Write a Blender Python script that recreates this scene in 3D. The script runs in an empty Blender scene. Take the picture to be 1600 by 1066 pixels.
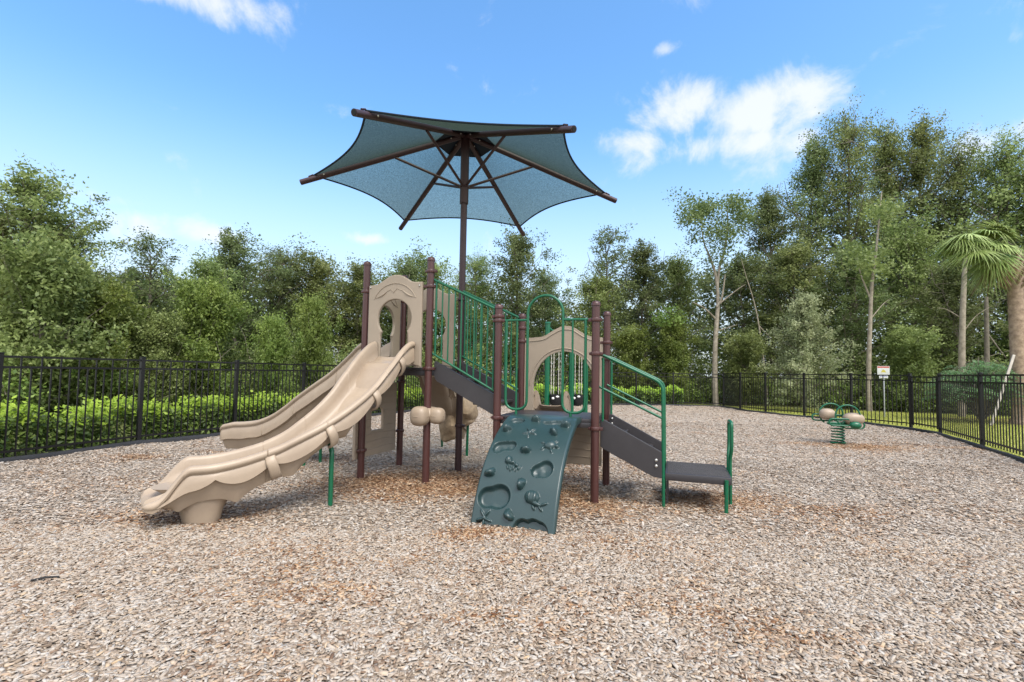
import bpy, bmesh, math, random
import numpy as np
from mathutils import Vector, Matrix
random.seed(7)
R = math.radians
scene = bpy.context.scene

# ------------------------------------------------------------------ camera
CAM_H = 1.38
F_PX, PITCH, ROLL = 742.6, 0.0507, 0.0168
cam_data = bpy.data.cameras.new("camera")
cam = bpy.data.objects.new("camera", cam_data)
scene.collection.objects.link(cam)
cam_data.sensor_fit = 'HORIZONTAL'; cam_data.sensor_width = 36.0
cam_data.lens = F_PX / 1600 * 36.0
cam_data.shift_y = 11.4 / 1600
cam_data.clip_start = 0.05; cam_data.clip_end = 2000
_f = Vector((0, math.cos(PITCH), math.sin(PITCH)))
_r = Vector((math.cos(ROLL), -math.sin(PITCH) * math.sin(ROLL), math.cos(PITCH) * math.sin(ROLL)))
_u = _r.cross(_f)
cam.matrix_world = Matrix(((_r.x, _u.x, -_f.x, 0), (_r.y, _u.y, -_f.y, 0), (_r.z, _u.z, -_f.z, CAM_H), (0, 0, 0, 1)))
scene.camera = cam

# ------------------------------------------------------------------ sky, sun, exposure
SUN_EL, SUN_AZ = R(58), R(150)      # azimuth measured clockwise from +Y
scene.view_settings.view_transform = 'Standard'
scene.view_settings.look = 'None'
scene.view_settings.exposure = 1.4
scene.view_settings.gamma = 1
scene.cycles.max_bounces = 6; scene.cycles.transparent_max_bounces = 8
scene.cycles.diffuse_bounces = 3; scene.cycles.glossy_bounces = 2

world = bpy.data.worlds.new("World"); scene.world = world; world.use_nodes = True
wn, wl = world.node_tree.nodes, world.node_tree.links
wn.clear()
def N(nt, t, **kw):
    n = nt.nodes.new(t)
    for k, v in kw.items():
        if k in n.bl_rna.properties: setattr(n, k, v)
        else: n.inputs[k].default_value = v
    return n
wt = world.node_tree
sky = N(wt, 'ShaderNodeTexSky', sky_type='NISHITA', sun_disc=False)
sky.sun_elevation = SUN_EL; sky.sun_rotation = SUN_AZ
sky.air_density = 1.0; sky.dust_density = 1.0; sky.ozone_density = 1.0
hs = N(wt, 'ShaderNodeHueSaturation', Hue=0.496, Saturation=1.24, Value=1.32)
wl.new(sky.outputs[0], hs.inputs['Color'])
tc = N(wt, 'ShaderNodeTexCoord')
nz = N(wt, 'ShaderNodeTexNoise', Scale=7.5, Detail=10.0, Roughness=0.62, Distortion=.35)
wl.new(tc.outputs['Generated'], nz.inputs['Vector'])
def M(op, a, b=None, clamp=False):
    n = wt.nodes.new('ShaderNodeMath'); n.operation = op; n.use_clamp = clamp
    for i, q in enumerate((a, b)):
        if q is None: continue
        if isinstance(q, (int, float)): n.inputs[i].default_value = q
        else: wl.new(q, n.inputs[i])
    return n.outputs[0]
CLOUDS = [(-.515,.68,.565,.095,.032,1.15),(.42,.78,.455,.135,.048,1.15),(.29,.83,.475,.08,.05,1.1),(.24,.87,.435,.08,.035,.8),
          (.37,.83,.415,.14,.035,.85),(.48,.78,.40,.06,.03,.7),(.255,.79,.56,.025,.012,.5),(-.53,.82,.235,.055,.024,1.25),
          (-.61,.76,.23,.055,.028,1.0),(-.28,.92,.255,.04,.012,.85),(-.65,.72,.26,.09,.014,.7),(.69,.64,.335,.07,.03,.8),(.66,.6,.45,.02,.015,.4)]
acc = None
for (x, y, z, a, b, k) in CLOUDS:
    d = Vector((x, y, z)).normalized(); rt = Vector((0, 0, 1)).cross(d).normalized() * -1; up = rt.cross(d)
    n1 = N(wt, 'ShaderNodeVectorMath', operation='SUBTRACT'); wl.new(tc.outputs['Generated'], n1.inputs[0]); n1.inputs[1].default_value = d
    dr = N(wt, 'ShaderNodeVectorMath', operation='DOT_PRODUCT'); wl.new(n1.outputs[0], dr.inputs[0]); dr.inputs[1].default_value = rt
    du = N(wt, 'ShaderNodeVectorMath', operation='DOT_PRODUCT'); wl.new(n1.outputs[0], du.inputs[0]); du.inputs[1].default_value = up
    e1 = M('MULTIPLY', dr.outputs['Value'], 1/a); e2 = M('MULTIPLY', du.outputs['Value'], 1/b)
    e = M('ADD', M('MULTIPLY', e1, e1), M('MULTIPLY', e2, e2))
    df = N(wt, 'ShaderNodeVectorMath', operation='DOT_PRODUCT'); wl.new(tc.outputs['Generated'], df.inputs[0]); df.inputs[1].default_value = d
    g = M('MULTIPLY', M('POWER', 2.718, M('MULTIPLY', e, -0.7)), k)
    g = M('MULTIPLY', g, M('GREATER_THAN', df.outputs['Value'], 0.0))
    acc = g if acc is None else M('MAXIMUM', acc, g)
dens = M('ADD', acc, M('MULTIPLY', M('SUBTRACT', nz.outputs[0], 0.5), 2.9))
mr = N(wt, 'ShaderNodeMapRange', interpolation_type='SMOOTHSTEP'); wl.new(dens, mr.inputs[0])
mr.inputs[1].default_value = 0.36; mr.inputs[2].default_value = 1.15; mr.inputs[4].default_value = 0.86
# unseen bright cloud layer, added overhead and behind the viewer as soft fill
nz2 = N(wt, 'ShaderNodeTexNoise', Scale=2.2, Detail=6.0, Roughness=0.6); wl.new(tc.outputs['Generated'], nz2.inputs['Vector'])
sep = N(wt, 'ShaderNodeSeparateXYZ'); wl.new(tc.outputs['Generated'], sep.inputs[0])
back = N(wt, 'ShaderNodeMapRange', interpolation_type='SMOOTHSTEP'); wl.new(sep.outputs[1], back.inputs[0])
back.inputs[1].default_value = 0.40; back.inputs[2].default_value = -0.05
bk = M('MULTIPLY', back.outputs[0], M('MULTIPLY', M('SUBTRACT', nz2.outputs[0], 0.30), 3.2, True), True)
hz = N(wt, 'ShaderNodeMapRange'); wl.new(sep.outputs[2], hz.inputs[0]); hz.inputs[1].default_value = 0.0; hz.inputs[2].default_value = 0.05
pf = N(wt, 'ShaderNodeMapRange', interpolation_type='SMOOTHSTEP'); wl.new(sep.outputs[2], pf.inputs[0]); pf.inputs[1].default_value = 0.48; pf.inputs[2].default_value = 0.05; pf.inputs[4].default_value = .85
pale = N(wt, 'ShaderNodeMixRGB'); wl.new(pf.outputs[0], pale.inputs[0]); wl.new(hs.outputs[0], pale.inputs[1]); pale.inputs[2].default_value = (3.15, 3.6, 3.95, 1)
mx0 = N(wt, 'ShaderNodeMixRGB'); wl.new(M('MULTIPLY', bk, hz.outputs[0]), mx0.inputs[0]); wl.new(pale.outputs[0], mx0.inputs[1])
mx0.inputs[2].default_value = (8.5, 8.5, 8.6, 1)
cl = M('MULTIPLY', mr.outputs[0], hz.outputs[0])
mx = N(wt, 'ShaderNodeMixRGB'); wl.new(cl, mx.inputs[0]); wl.new(mx0.outputs[0], mx.inputs[1])
mx.inputs[2].default_value = (3.9, 4.0, 4.25, 1)
bg = N(wt, 'ShaderNodeBackground', Strength=0.1); wl.new(mx.outputs[0], bg.inputs[0])
wo = N(wt, 'ShaderNodeOutputWorld'); wl.new(bg.outputs[0], wo.inputs[0])

sun_d = bpy.data.lights.new("sun", 'SUN'); sun_d.energy = 1.7; sun_d.angle = R(30); sun_d.color = (1, .955, .89)
sun = bpy.data.objects.new("sun", sun_d); scene.collection.objects.link(sun)
_sd = Vector((math.sin(SUN_AZ) * math.cos(SUN_EL), math.cos(SUN_AZ) * math.cos(SUN_EL), math.sin(SUN_EL)))
sun.rotation_euler = _sd.to_track_quat('Z', 'Y').to_euler()

# ------------------------------------------------------------------ materials
def mat(name, col, rough=0.5, spec=0.5, bump=0.0, bscale=40.0, var=0.0, vscale=6.0, col2=None, metal=0.0, coat=0.0):
    m = bpy.data.materials.new(name); m.use_nodes = True; nt = m.node_tree
    b = nt.nodes['Principled BSDF']
    b.inputs['Roughness'].default_value = rough; b.inputs['Specular IOR Level'].default_value = spec
    b.inputs['Metallic'].default_value = metal; b.inputs['Coat Weight'].default_value = coat
    tcn = nt.nodes.new('ShaderNodeTexCoord')
    if var > 0:
        t = N(nt, 'ShaderNodeTexNoise', Scale=vscale, Detail=6.0, Roughness=0.65); nt.links.new(tcn.outputs['Object'], t.inputs['Vector'])
        mp = N(nt, 'ShaderNodeMapRange'); nt.links.new(t.outputs[0], mp.inputs[0]); mp.inputs[1].default_value = .3; mp.inputs[2].default_value = .7
        x = N(nt, 'ShaderNodeMixRGB'); nt.links.new(mp.outputs[0], x.inputs[0])
        c2 = col2 if col2 else tuple(c * (1 - var) for c in col)
        x.inputs[1].default_value = (*c2, 1); x.inputs[2].default_value = (*col, 1)
        nt.links.new(x.outputs[0], b.inputs['Base Color'])
        r2 = N(nt, 'ShaderNodeMapRange'); nt.links.new(t.outputs[0], r2.inputs[0]); r2.inputs[3].default_value = min(1, rough * 1.25); r2.inputs[4].default_value = rough * .8
        nt.links.new(r2.outputs[0], b.inputs['Roughness'])
    else: b.inputs['Base Color'].default_value = (*col, 1)
    if bump > 0:
        t2 = N(nt, 'ShaderNodeTexNoise', Scale=bscale, Detail=4.0); nt.links.new(tcn.outputs['Object'], t2.inputs['Vector'])
        bp = N(nt, 'ShaderNodeBump', Strength=bump, Distance=0.01); nt.links.new(t2.outputs[0], bp.inputs['Height']); nt.links.new(bp.outputs[0], b.inputs['Normal'])
    return m
MT = {}
MT['brown'] = mat('brown_powder_coat', (.068, .024, .021), .36, .5, .04, 180, .25, 3)
MT['steel'] = mat('shaded_brown_coat', (.040, .019, .020), .4, .4, .04, 180, .2, 3)  # brown coat darkened: shade under the canopy put into the colour
MT['green'] = mat('green_powder_coat', (.001, .098, .042), .33, .5, .03, 160, .2, 4)
MT['tan'] = mat('tan_plastic', (.335, .262, .19), .42, .4, .05, 220, .16, 3.5, (.275, .212, .155))
MT['tan2'] = mat('tan_panel_plastic', (.31, .25, .188), .5, .4, .06, 200, .12, 2.5)
MT['teal'] = mat('teal_plastic', (.014, .034, .035), .33, .5, .08, 90, .3, 3, (.018, .041, .042))
MT['deck'] = mat('charcoal_vinyl', (.036, .032, .034), .42, .5, .12, 260, .25, 5)
MT['black'] = mat('black_powder_coat', (.006, .006, .0065), .38, .4, .03, 200, .2, 5)
MT['curb'] = mat('black_plastic_border', (.03, .03, .033), .5, .4, .2, 60, .4, 3)
MT['bolt'] = mat('zinc_bolt', (.45, .44, .42), .35, .5, metal=.8)
MT['rubber'] = mat('black_rubber', (.012, .012, .013), .6, .3)
MT['white'] = mat('white_paint', (.75, .75, .73), .5, .3, var=.1)
MT['chain'] = mat('coated_chain', (.52, .50, .44), .5, .4)
MT['rock'] = mat('moulded_rock_plastic', (.42, .31, .2), .6, .3, .6, 25, .45, 14)
MT['galv'] = mat('galvanised_steel', (.42, .43, .44), .45, .5, metal=.5)
MT['bark'] = mat('grey_bark', (.19, .165, .13), .9, .2, .8, 18, .5, 7)
MT['palebark'] = mat('pale_bark', (.36, .315, .25), .85, .2, .6, 14, .45, 5, (.16, .135, .10))
MT['twig'] = mat('dead_twig', (.30, .26, .21), .9, .2, 0, 10, .4, 4)
MT['palmbark'] = mat('palm_bark', (.36, .27, .20), .9, .2, .8, 20, .5, 8, (.16, .11, .08))
MT['lumber'] = mat('weathered_lumber', (.42, .38, .33), .8, .2, .3, 30, .3, 5)
MT['dirt'] = mat('brown_mulch_bed', (.20, .11, .07), .95, .1, 1.0, 30, .5, 10)

def leaf_mat(name, base, tip, trans=.45, yellow=None):
    m = bpy.data.materials.new(name); m.use_nodes = True; nt = m.node_tree; nt.nodes.clear()
    at = N(nt, 'ShaderNodeAttribute', attribute_name='rnd', attribute_type='GEOMETRY')
    oi = N(nt, 'ShaderNodeObjectInfo')
    rp = nt.nodes.new('ShaderNodeValToRGB'); rp.color_ramp.elements[0].color = (*base, 1); rp.color_ramp.elements[1].color = (*tip, 1)
    rp.color_ramp.elements[0].position = .15; rp.color_ramp.elements[1].position = .9
    if yellow:
        e = rp.color_ramp.elements.new(.97); e.color = (*yellow, 1)
    nt.links.new(at.outputs['Fac'], rp.inputs[0])
    h = N(nt, 'ShaderNodeHueSaturation'); nt.links.new(rp.outputs[0], h.inputs['Color'])
    a = N(nt, 'ShaderNodeMapRange'); nt.links.new(oi.outputs['Random'], a.inputs[0]); a.inputs[3].default_value = .485; a.inputs[4].default_value = .515
    nt.links.new(a.outputs[0], h.inputs['Hue'])
    v = N(nt, 'ShaderNodeMapRange'); nt.links.new(oi.outputs['Random'], v.inputs[0]); v.inputs[3].default_value = .8; v.inputs[4].default_value = 1.2
    nt.links.new(v.outputs[0], h.inputs['Value'])
    d = N(nt, 'ShaderNodeBsdfPrincipled', Roughness=.5); d.inputs['Specular IOR Level'].default_value = .35
    nt.links.new(h.outputs[0], d.inputs['Base Color'])
    t = N(nt, 'ShaderNodeBsdfTranslucent'); nt.links.new(h.outputs[0], t.inputs[0])
    mxs = N(nt, 'ShaderNodeMixShader', Fac=trans); nt.links.new(d.outputs[0], mxs.inputs[1]); nt.links.new(t.outputs[0], mxs.inputs[2])
    o = nt.nodes.new('ShaderNodeOutputMaterial'); nt.links.new(mxs.outputs[0], o.inputs[0])
    return m
MT['leaf_dark'] = leaf_mat('dark_oak_leaves', (.088, .122, .042), (.225, .27, .105))
MT['leaf_mid'] = leaf_mat('olive_leaves', (.12, .16, .048), (.30, .35, .12))
MT['leaf_light'] = leaf_mat('light_green_leaves', (.11, .17, .035), (.28, .36, .085))
MT['leaf_grey'] = leaf_mat('grey_green_needles', (.19, .23, .11), (.40, .43, .24))
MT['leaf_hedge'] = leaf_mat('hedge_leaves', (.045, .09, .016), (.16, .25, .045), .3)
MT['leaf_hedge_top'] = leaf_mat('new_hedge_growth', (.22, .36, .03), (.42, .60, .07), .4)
MT['palm_leaf'] = leaf_mat('palm_fronds', (.17, .25, .06), (.42, .50, .19), .3)
MT['palm_dry'] = leaf_mat('dry_fronds', (.18, .12, .06), (.35, .24, .13), .3)
MT['fern'] = leaf_mat('feathery_leaves', (.10, .22, .09), (.26, .42, .20), .35)

# canopy mesh cloth
def cloth_mat():
    m = bpy.data.materials.new('knitted_shade_cloth'); m.use_nodes = True; nt = m.node_tree; nt.nodes.clear()
    tcn = nt.nodes.new('ShaderNodeTexCoord')
    n1 = N(nt, 'ShaderNodeTexNoise', Scale=55.0, Detail=3.0, Roughness=.8); nt.links.new(tcn.outputs['Object'], n1.inputs['Vector'])
    n2 = N(nt, 'ShaderNodeTexNoise', Scale=1.6, Detail=3.0); nt.links.new(tcn.outputs['Object'], n2.inputs['Vector'])
    r = nt.nodes.new('ShaderNodeValToRGB'); r.color_ramp.elements[0].color = (.022, .036, .031, 1); r.color_ramp.elements[1].color = (.055, .078, .064, 1)
    r.color_ramp.elements[0].position = .3; r.color_ramp.elements[1].position = .7
    nt.links.new(n1.outputs[0], r.inputs[0])
    d = nt.nodes.new('ShaderNodeBsdfDiffuse'); nt.links.new(r.outputs[0], d.inputs[0])
    t = nt.nodes.new('ShaderNodeBsdfTranslucent'); nt.links.new(r.outputs[0], t.inputs[0])
    a = N(nt, 'ShaderNodeMixShader', Fac=.45); nt.links.new(d.outputs[0], a.inputs[1]); nt.links.new(t.outputs[0], a.inputs[2])
    tp = nt.nodes.new('ShaderNodeBsdfTransparent'); tp.inputs[0].default_value = (.90, .93, .80, 1)
    # holes of the knit close up when the cloth is seen edge-on
    lw = nt.nodes.new('ShaderNodeLayerWeight'); lw.inputs[0].default_value = .5
    fc = N(nt, 'ShaderNodeMapRange'); nt.links.new(lw.outputs['Facing'], fc.inputs[0])
    fc.inputs[1].default_value = .25; fc.inputs[2].default_value = .85; fc.inputs[3].default_value = .46; fc.inputs[4].default_value = .0
    mm = nt.nodes.new('ShaderNodeMath'); mm.operation = 'MULTIPLY'; nt.links.new(fc.outputs[0], mm.inputs[0])
    mp = N(nt, 'ShaderNodeMapRange'); nt.links.new(n1.outputs[0], mp.inputs[0]); mp.inputs[1].default_value = .35; mp.inputs[2].default_value = .65; mp.inputs[3].default_value = .62; mp.inputs[4].default_value = 1.35
    nt.links.new(mp.outputs[0], mm.inputs[1])
    b = nt.nodes.new('ShaderNodeMixShader'); nt.links.new(mm.outputs[0], b.inputs[0]); nt.links.new(a.outputs[0], b.inputs[1]); nt.links.new(tp.outputs[0], b.inputs[2])
    o = nt.nodes.new('ShaderNodeOutputMaterial'); nt.links.new(b.outputs[0], o.inputs[0])
    return m
MT['cloth'] = cloth_mat()
MT['hem'] = mat('cloth_hem', (.012, .02, .03), .8, .2)

# ------------------------------------------------------------------ mesh helpers
COL = scene.collection
def link(name, me, m=None, parent=None, smooth=True, ang=35):
    o = bpy.data.objects.new(name, me); COL.objects.link(o)
    if m is not None:
        for k in (m if isinstance(m, (list, tuple)) else [m]): me.materials.append(MT[k] if isinstance(k, str) else k)
    if smooth and len(me.polygons):
        me.polygons.foreach_set('use_smooth', [True] * len(me.polygons)); me.set_sharp_from_angle(angle=R(ang))
    if parent is not None: o.parent = parent
    return o
def tag(o, label=None, cat=None, group=None, kind=None):
    if label: o['label'] = label
    if cat: o['category'] = cat
    if group: o['group'] = group
    if kind: o['kind'] = kind
    return o
def empty(name, loc=(0, 0, 0), rz=0):
    o = bpy.data.objects.new(name, None); COL.objects.link(o); o.location = loc; o.rotation_euler = (0, 0, rz); o.empty_display_size = .2
    return o

class MB:
    """collects polygons of one part"""
    def __init__(s): s.v = []; s.f = []
    def add(s, vs, fs):
        b = len(s.v); s.v += [tuple(v) for v in vs]; s.f += [tuple(i + b for i in f) for f in fs]; return s
    def box(s, c, d, rz=0, M4=None):
        x, y, z = d[0]/2, d[1]/2, d[2]/2
        vs = [Vector((sx*x, sy*y, sz*z)) for sx in (-1, 1) for sy in (-1, 1) for sz in (-1, 1)]
        if M4 is not None: vs = [M4 @ v for v in vs]
        else: vs = [Matrix.Rotation(rz, 3, 'Z') @ v + Vector(c) for v in vs]
        return s.add(vs, [(0, 1, 3, 2), (4, 6, 7, 5), (0, 4, 5, 1), (2, 3, 7, 6), (0, 2, 6, 4), (1, 5, 7, 3)])
    def tube(s, pts, r, n=12, cap=True, closed=False):
        pts = [Vector(p) for p in pts]; k = len(pts)
        rs = r if isinstance(r, (list, tuple)) else [r] * k
        T = []
        for i in range(k):
            a = pts[(i - 1) % k] if (i or closed) else pts[0]; b = pts[(i + 1) % k] if (i < k - 1 or closed) else pts[-1]
            T.append((b - a).normalized())
        up = Vector((0, 0, 1)) if abs(T[0].z) < .9 else Vector((1, 0, 0))
        nrm = T[0].cross(up).normalized(); rings = []
        for i in range(k):
            if i: nrm = (nrm - T[i] * nrm.dot(T[i])).normalized()
            bn = T[i].cross(nrm)
            rings.append([pts[i] + (nrm * math.cos(2*math.pi*j/n) + bn * math.sin(2*math.pi*j/n)) * rs[i] for j in range(n)])
        vs = [v for g in rings for v in g]; fs = []
        for i in range(k if closed else k - 1):
            a, b = i * n, ((i + 1) % k) * n
            for j in range(n): fs.append((a + j, a + (j+1) % n, b + (j+1) % n, b + j))
        if cap and not closed: fs += [tuple(range(n))[::-1], tuple(range((k-1)*n, k*n))]
        return s.add(vs, fs)
    def lathe(s, prof, c, n=20):
        k = len(prof); vs = []
        for (r, z) in prof:
            vs += [(c[0] + r*math.cos(2*math.pi*j/n), c[1] + r*math.sin(2*math.pi*j/n), c[2] + z) for j in range(n)]
        fs = []
        for i in range(k-1):
            for j in range(n): fs.append((i*n+j, i*n+(j+1) % n, (i+1)*n+(j+1) % n, (i+1)*n+j))
        fs += [tuple(range(n))[::-1], tuple(range((k-1)*n, k*n))]
        return s.add(vs, fs)
    def ell(s, c, r, n=20, m=12, rot=None, sq=1.0):
        vs = []; fs = []
        for i in range(m+1):
            a = math.pi * i / m
            for j in range(n):
                b = 2*math.pi*j/n
                def sg(t, e): return math.copysign(abs(t)**e, t)
                v = Vector((r[0]*sg(math.sin(a), sq)*sg(math.cos(b), sq), r[1]*sg(math.sin(a), sq)*sg(math.sin(b), sq), r[2]*sg(math.cos(a), sq)))
                if rot is not None: v = rot @ v
                vs.append(v + Vector(c))
        for i in range(m):
            for j in range(n): fs.append((i*n+j, (i+1)*n+j, (i+1)*n+(j+1) % n, i*n+(j+1) % n))
        return s.add(vs, fs)
    def mesh(s, name):
        me = bpy.data.meshes.new(name); me.from_pydata(s.v, [], s.f); me.validate(); me.update()
        return me
    def build(s, name, m, parent=None, bevel=0.0, seg=2, smooth=True, ang=35, merge=False):
        me = s.mesh(name)
        bm = bmesh.new(); bm.from_mesh(me)
        if merge: bmesh.ops.remove_doubles(bm, verts=bm.verts, dist=1e-5)
        bmesh.ops.recalc_face_normals(bm, faces=bm.faces)
        if bevel > 0:
            es = [e for e in bm.edges if len(e.link_faces) == 2 and e.calc_face_angle(0) > R(50)]
            bmesh.ops.bevel(bm, geom=es, offset=bevel, segments=seg, affect='EDGES', clamp_overlap=True, profile=.5)
        bm.to_mesh(me); bm.free()
        return link(name, me, m, parent, smooth, 24 if bevel > 0 else ang)

def fillet(pts, r, n=6):
    pts = [Vector(p) for p in pts]; out = [pts[0]]
    for i in range(1, len(pts)-1):
        a, b, c = pts[i-1], pts[i], pts[i+1]
        d1 = (a-b).normalized(); d2 = (c-b).normalized()
        h = min(r, (a-b).length*.49, (c-b).length*.49); p, q = b + d1*h, b + d2*h
        for k in range(n+1):
            t = k/n; out.append(p*(1-t)**2 + b*2*t*(1-t) + q*t*t)
    out.append(pts[-1]); return out

def plate(name, outline, holes, thick, to3, m, parent, bevel=.012, grooves=None):
    """a moulded panel: 2-D outline with holes, given thickness; to3 maps (a, b, t) to space"""
    bm = bmesh.new(); es = []
    for loop in [outline] + holes:
        vs = [bm.verts.new((p[0], p[1], 0)) for p in loop]
        for i in range(len(vs)): es.append(bm.edges.new((vs[i], vs[(i+1) % len(vs)])))
    bmesh.ops.triangle_fill(bm, use_beauty=True, edges=es)
    fs = list(bm.faces)
    ex = bmesh.ops.extrude_face_region(bm, geom=fs)
    bmesh.ops.translate(bm, vec=(0, 0, thick), verts=[g for g in ex['geom'] if isinstance(g, bmesh.types.BMVert)])
    bmesh.ops.recalc_face_normals(bm, faces=bm.faces)
    if bevel > 0:
        ee = [e for e in bm.edges if len(e.link_faces) == 2 and e.calc_face_angle(0) > R(60) and abs(e.verts[0].co.z - e.verts[1].co.z) < 1e-6]
        bmesh.ops.bevel(bm, geom=ee, offset=bevel, segments=2, affect='EDGES', clamp_overlap=True, profile=.5)
    for v in bm.verts: v.co = Vector(to3(v.co.x, v.co.y, v.co.z))
    bmesh.ops.recalc_face_normals(bm, faces=bm.faces)
    me = bpy.data.meshes.new(name); bm.to_mesh(me); bm.free()
    return link(name, me, m, parent, True, 22)

def smooth_curve(pts, n=8, closed=False):
    """Catmull-Rom through pts"""
    P = [np.array(p, float) for p in pts]; out = []
    k = len(P); rng = range(k if closed else k-1)
    for i in rng:
        p0 = P[(i-1) % k] if (closed or i) else P[0]; p1 = P[i]; p2 = P[(i+1) % k]; p3 = P[(i+2) % k] if (closed or i < k-2) else P[-1]
        for j in range(n):
            t = j/n
            out.append(.5*((2*p1) + (-p0+p2)*t + (2*p0-5*p1+4*p2-p3)*t*t + (-p0+3*p1-3*p2+p3)*t**3))
    if not closed: out.append(P[-1])
    return [tuple(o) for o in out]

# ------------------------------------------------------------------ ground
INSIDE = [(-7.6, 5.0), (-7.12, 6.78), (-6.53, 8.6), (-5.75, 10.1), (-5.17, 11.8), (-4.3, 14.3), (-3.5, 16.0), (-2.6, 17.7), (-1.0, 19.3),
          (1.4, 20.5), (4.2, 21.4), (7.4, 22.0), (9.45, 21.2), (9.35, 19.5), (9.6, 18.3), (10.35, 17.1), (10.7, 15.0), (11.05, 13.3),
          (10.8, 12.2), (9.75, 10.0), (8.8, 8.2), (7.9, 6.4), (7.2, 4.0), (6.8, 1.0), (6.5, -4.0), (-8.6, -4.0), (-8.4, 0.0), (-8.0, 3.0)]
def noise_col_mat(name, cols, scale, rough=.95, bump=.6, bs=60, detail=8.0):
    m = bpy.data.materials.new(name); m.use_nodes = True; nt = m.node_tree; b = nt.nodes['Principled BSDF']; b.inputs['Roughness'].default_value = rough
    b.inputs['Specular IOR Level'].default_value = .15
    g = nt.nodes.new('ShaderNodeNewGeometry')
    t = N(nt, 'ShaderNodeTexNoise', Scale=scale, Detail=detail, Roughness=.7); nt.links.new(g.outputs['Position'], t.inputs['Vector'])
    r = nt.nodes.new('ShaderNodeValToRGB'); el = r.color_ramp.elements
    while len(el) < len(cols): el.new(.5)
    for i, c in enumerate(cols): el[i].position = .3 + .4*i/(len(cols)-1); el[i].color = (*c, 1)
    nt.links.new(t.outputs[0], r.inputs[0]); nt.links.new(r.outputs[0], b.inputs['Base Color'])
    t2 = N(nt, 'ShaderNodeTexNoise', Scale=bs, Detail=4.0); nt.links.new(g.outputs['Position'], t2.inputs['Vector'])
    bp = N(nt, 'ShaderNodeBump', Strength=bump, Distance=.03); nt.links.new(t2.outputs[0], bp.inputs['Height']); nt.links.new(bp.outputs[0], b.inputs['Normal'])
    return m
MT['soil'] = noise_col_mat('forest_floor', [(.05, .045, .02), (.09, .10, .03), (.12, .14, .04)], 1.2)

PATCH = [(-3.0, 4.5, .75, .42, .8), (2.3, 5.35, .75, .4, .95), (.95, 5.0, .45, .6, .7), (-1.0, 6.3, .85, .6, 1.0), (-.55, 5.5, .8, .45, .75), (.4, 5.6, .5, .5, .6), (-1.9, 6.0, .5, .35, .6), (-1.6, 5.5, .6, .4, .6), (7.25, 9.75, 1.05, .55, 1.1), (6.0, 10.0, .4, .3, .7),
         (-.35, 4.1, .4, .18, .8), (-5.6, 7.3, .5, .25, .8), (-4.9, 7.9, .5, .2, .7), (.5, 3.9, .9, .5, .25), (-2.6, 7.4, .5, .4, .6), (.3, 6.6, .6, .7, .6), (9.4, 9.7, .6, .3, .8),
         (-1.6, 3.6, 1.1, .5, .22), (.7, 2.9, .4, .2, .4), (-.2, 2.75, .3, .14, .5), (-1.1, 3.0, .5, .16, .4), (1.4, 2.6, .3, .15, .4), (1.5, 7.0, 1.2, .8, .45), (3.1, 4.9, .7, .4, .5), (-4.2, 5.6, .5, .25, .4), (-3.6, 6.1, .4, .3, .5)]
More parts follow.
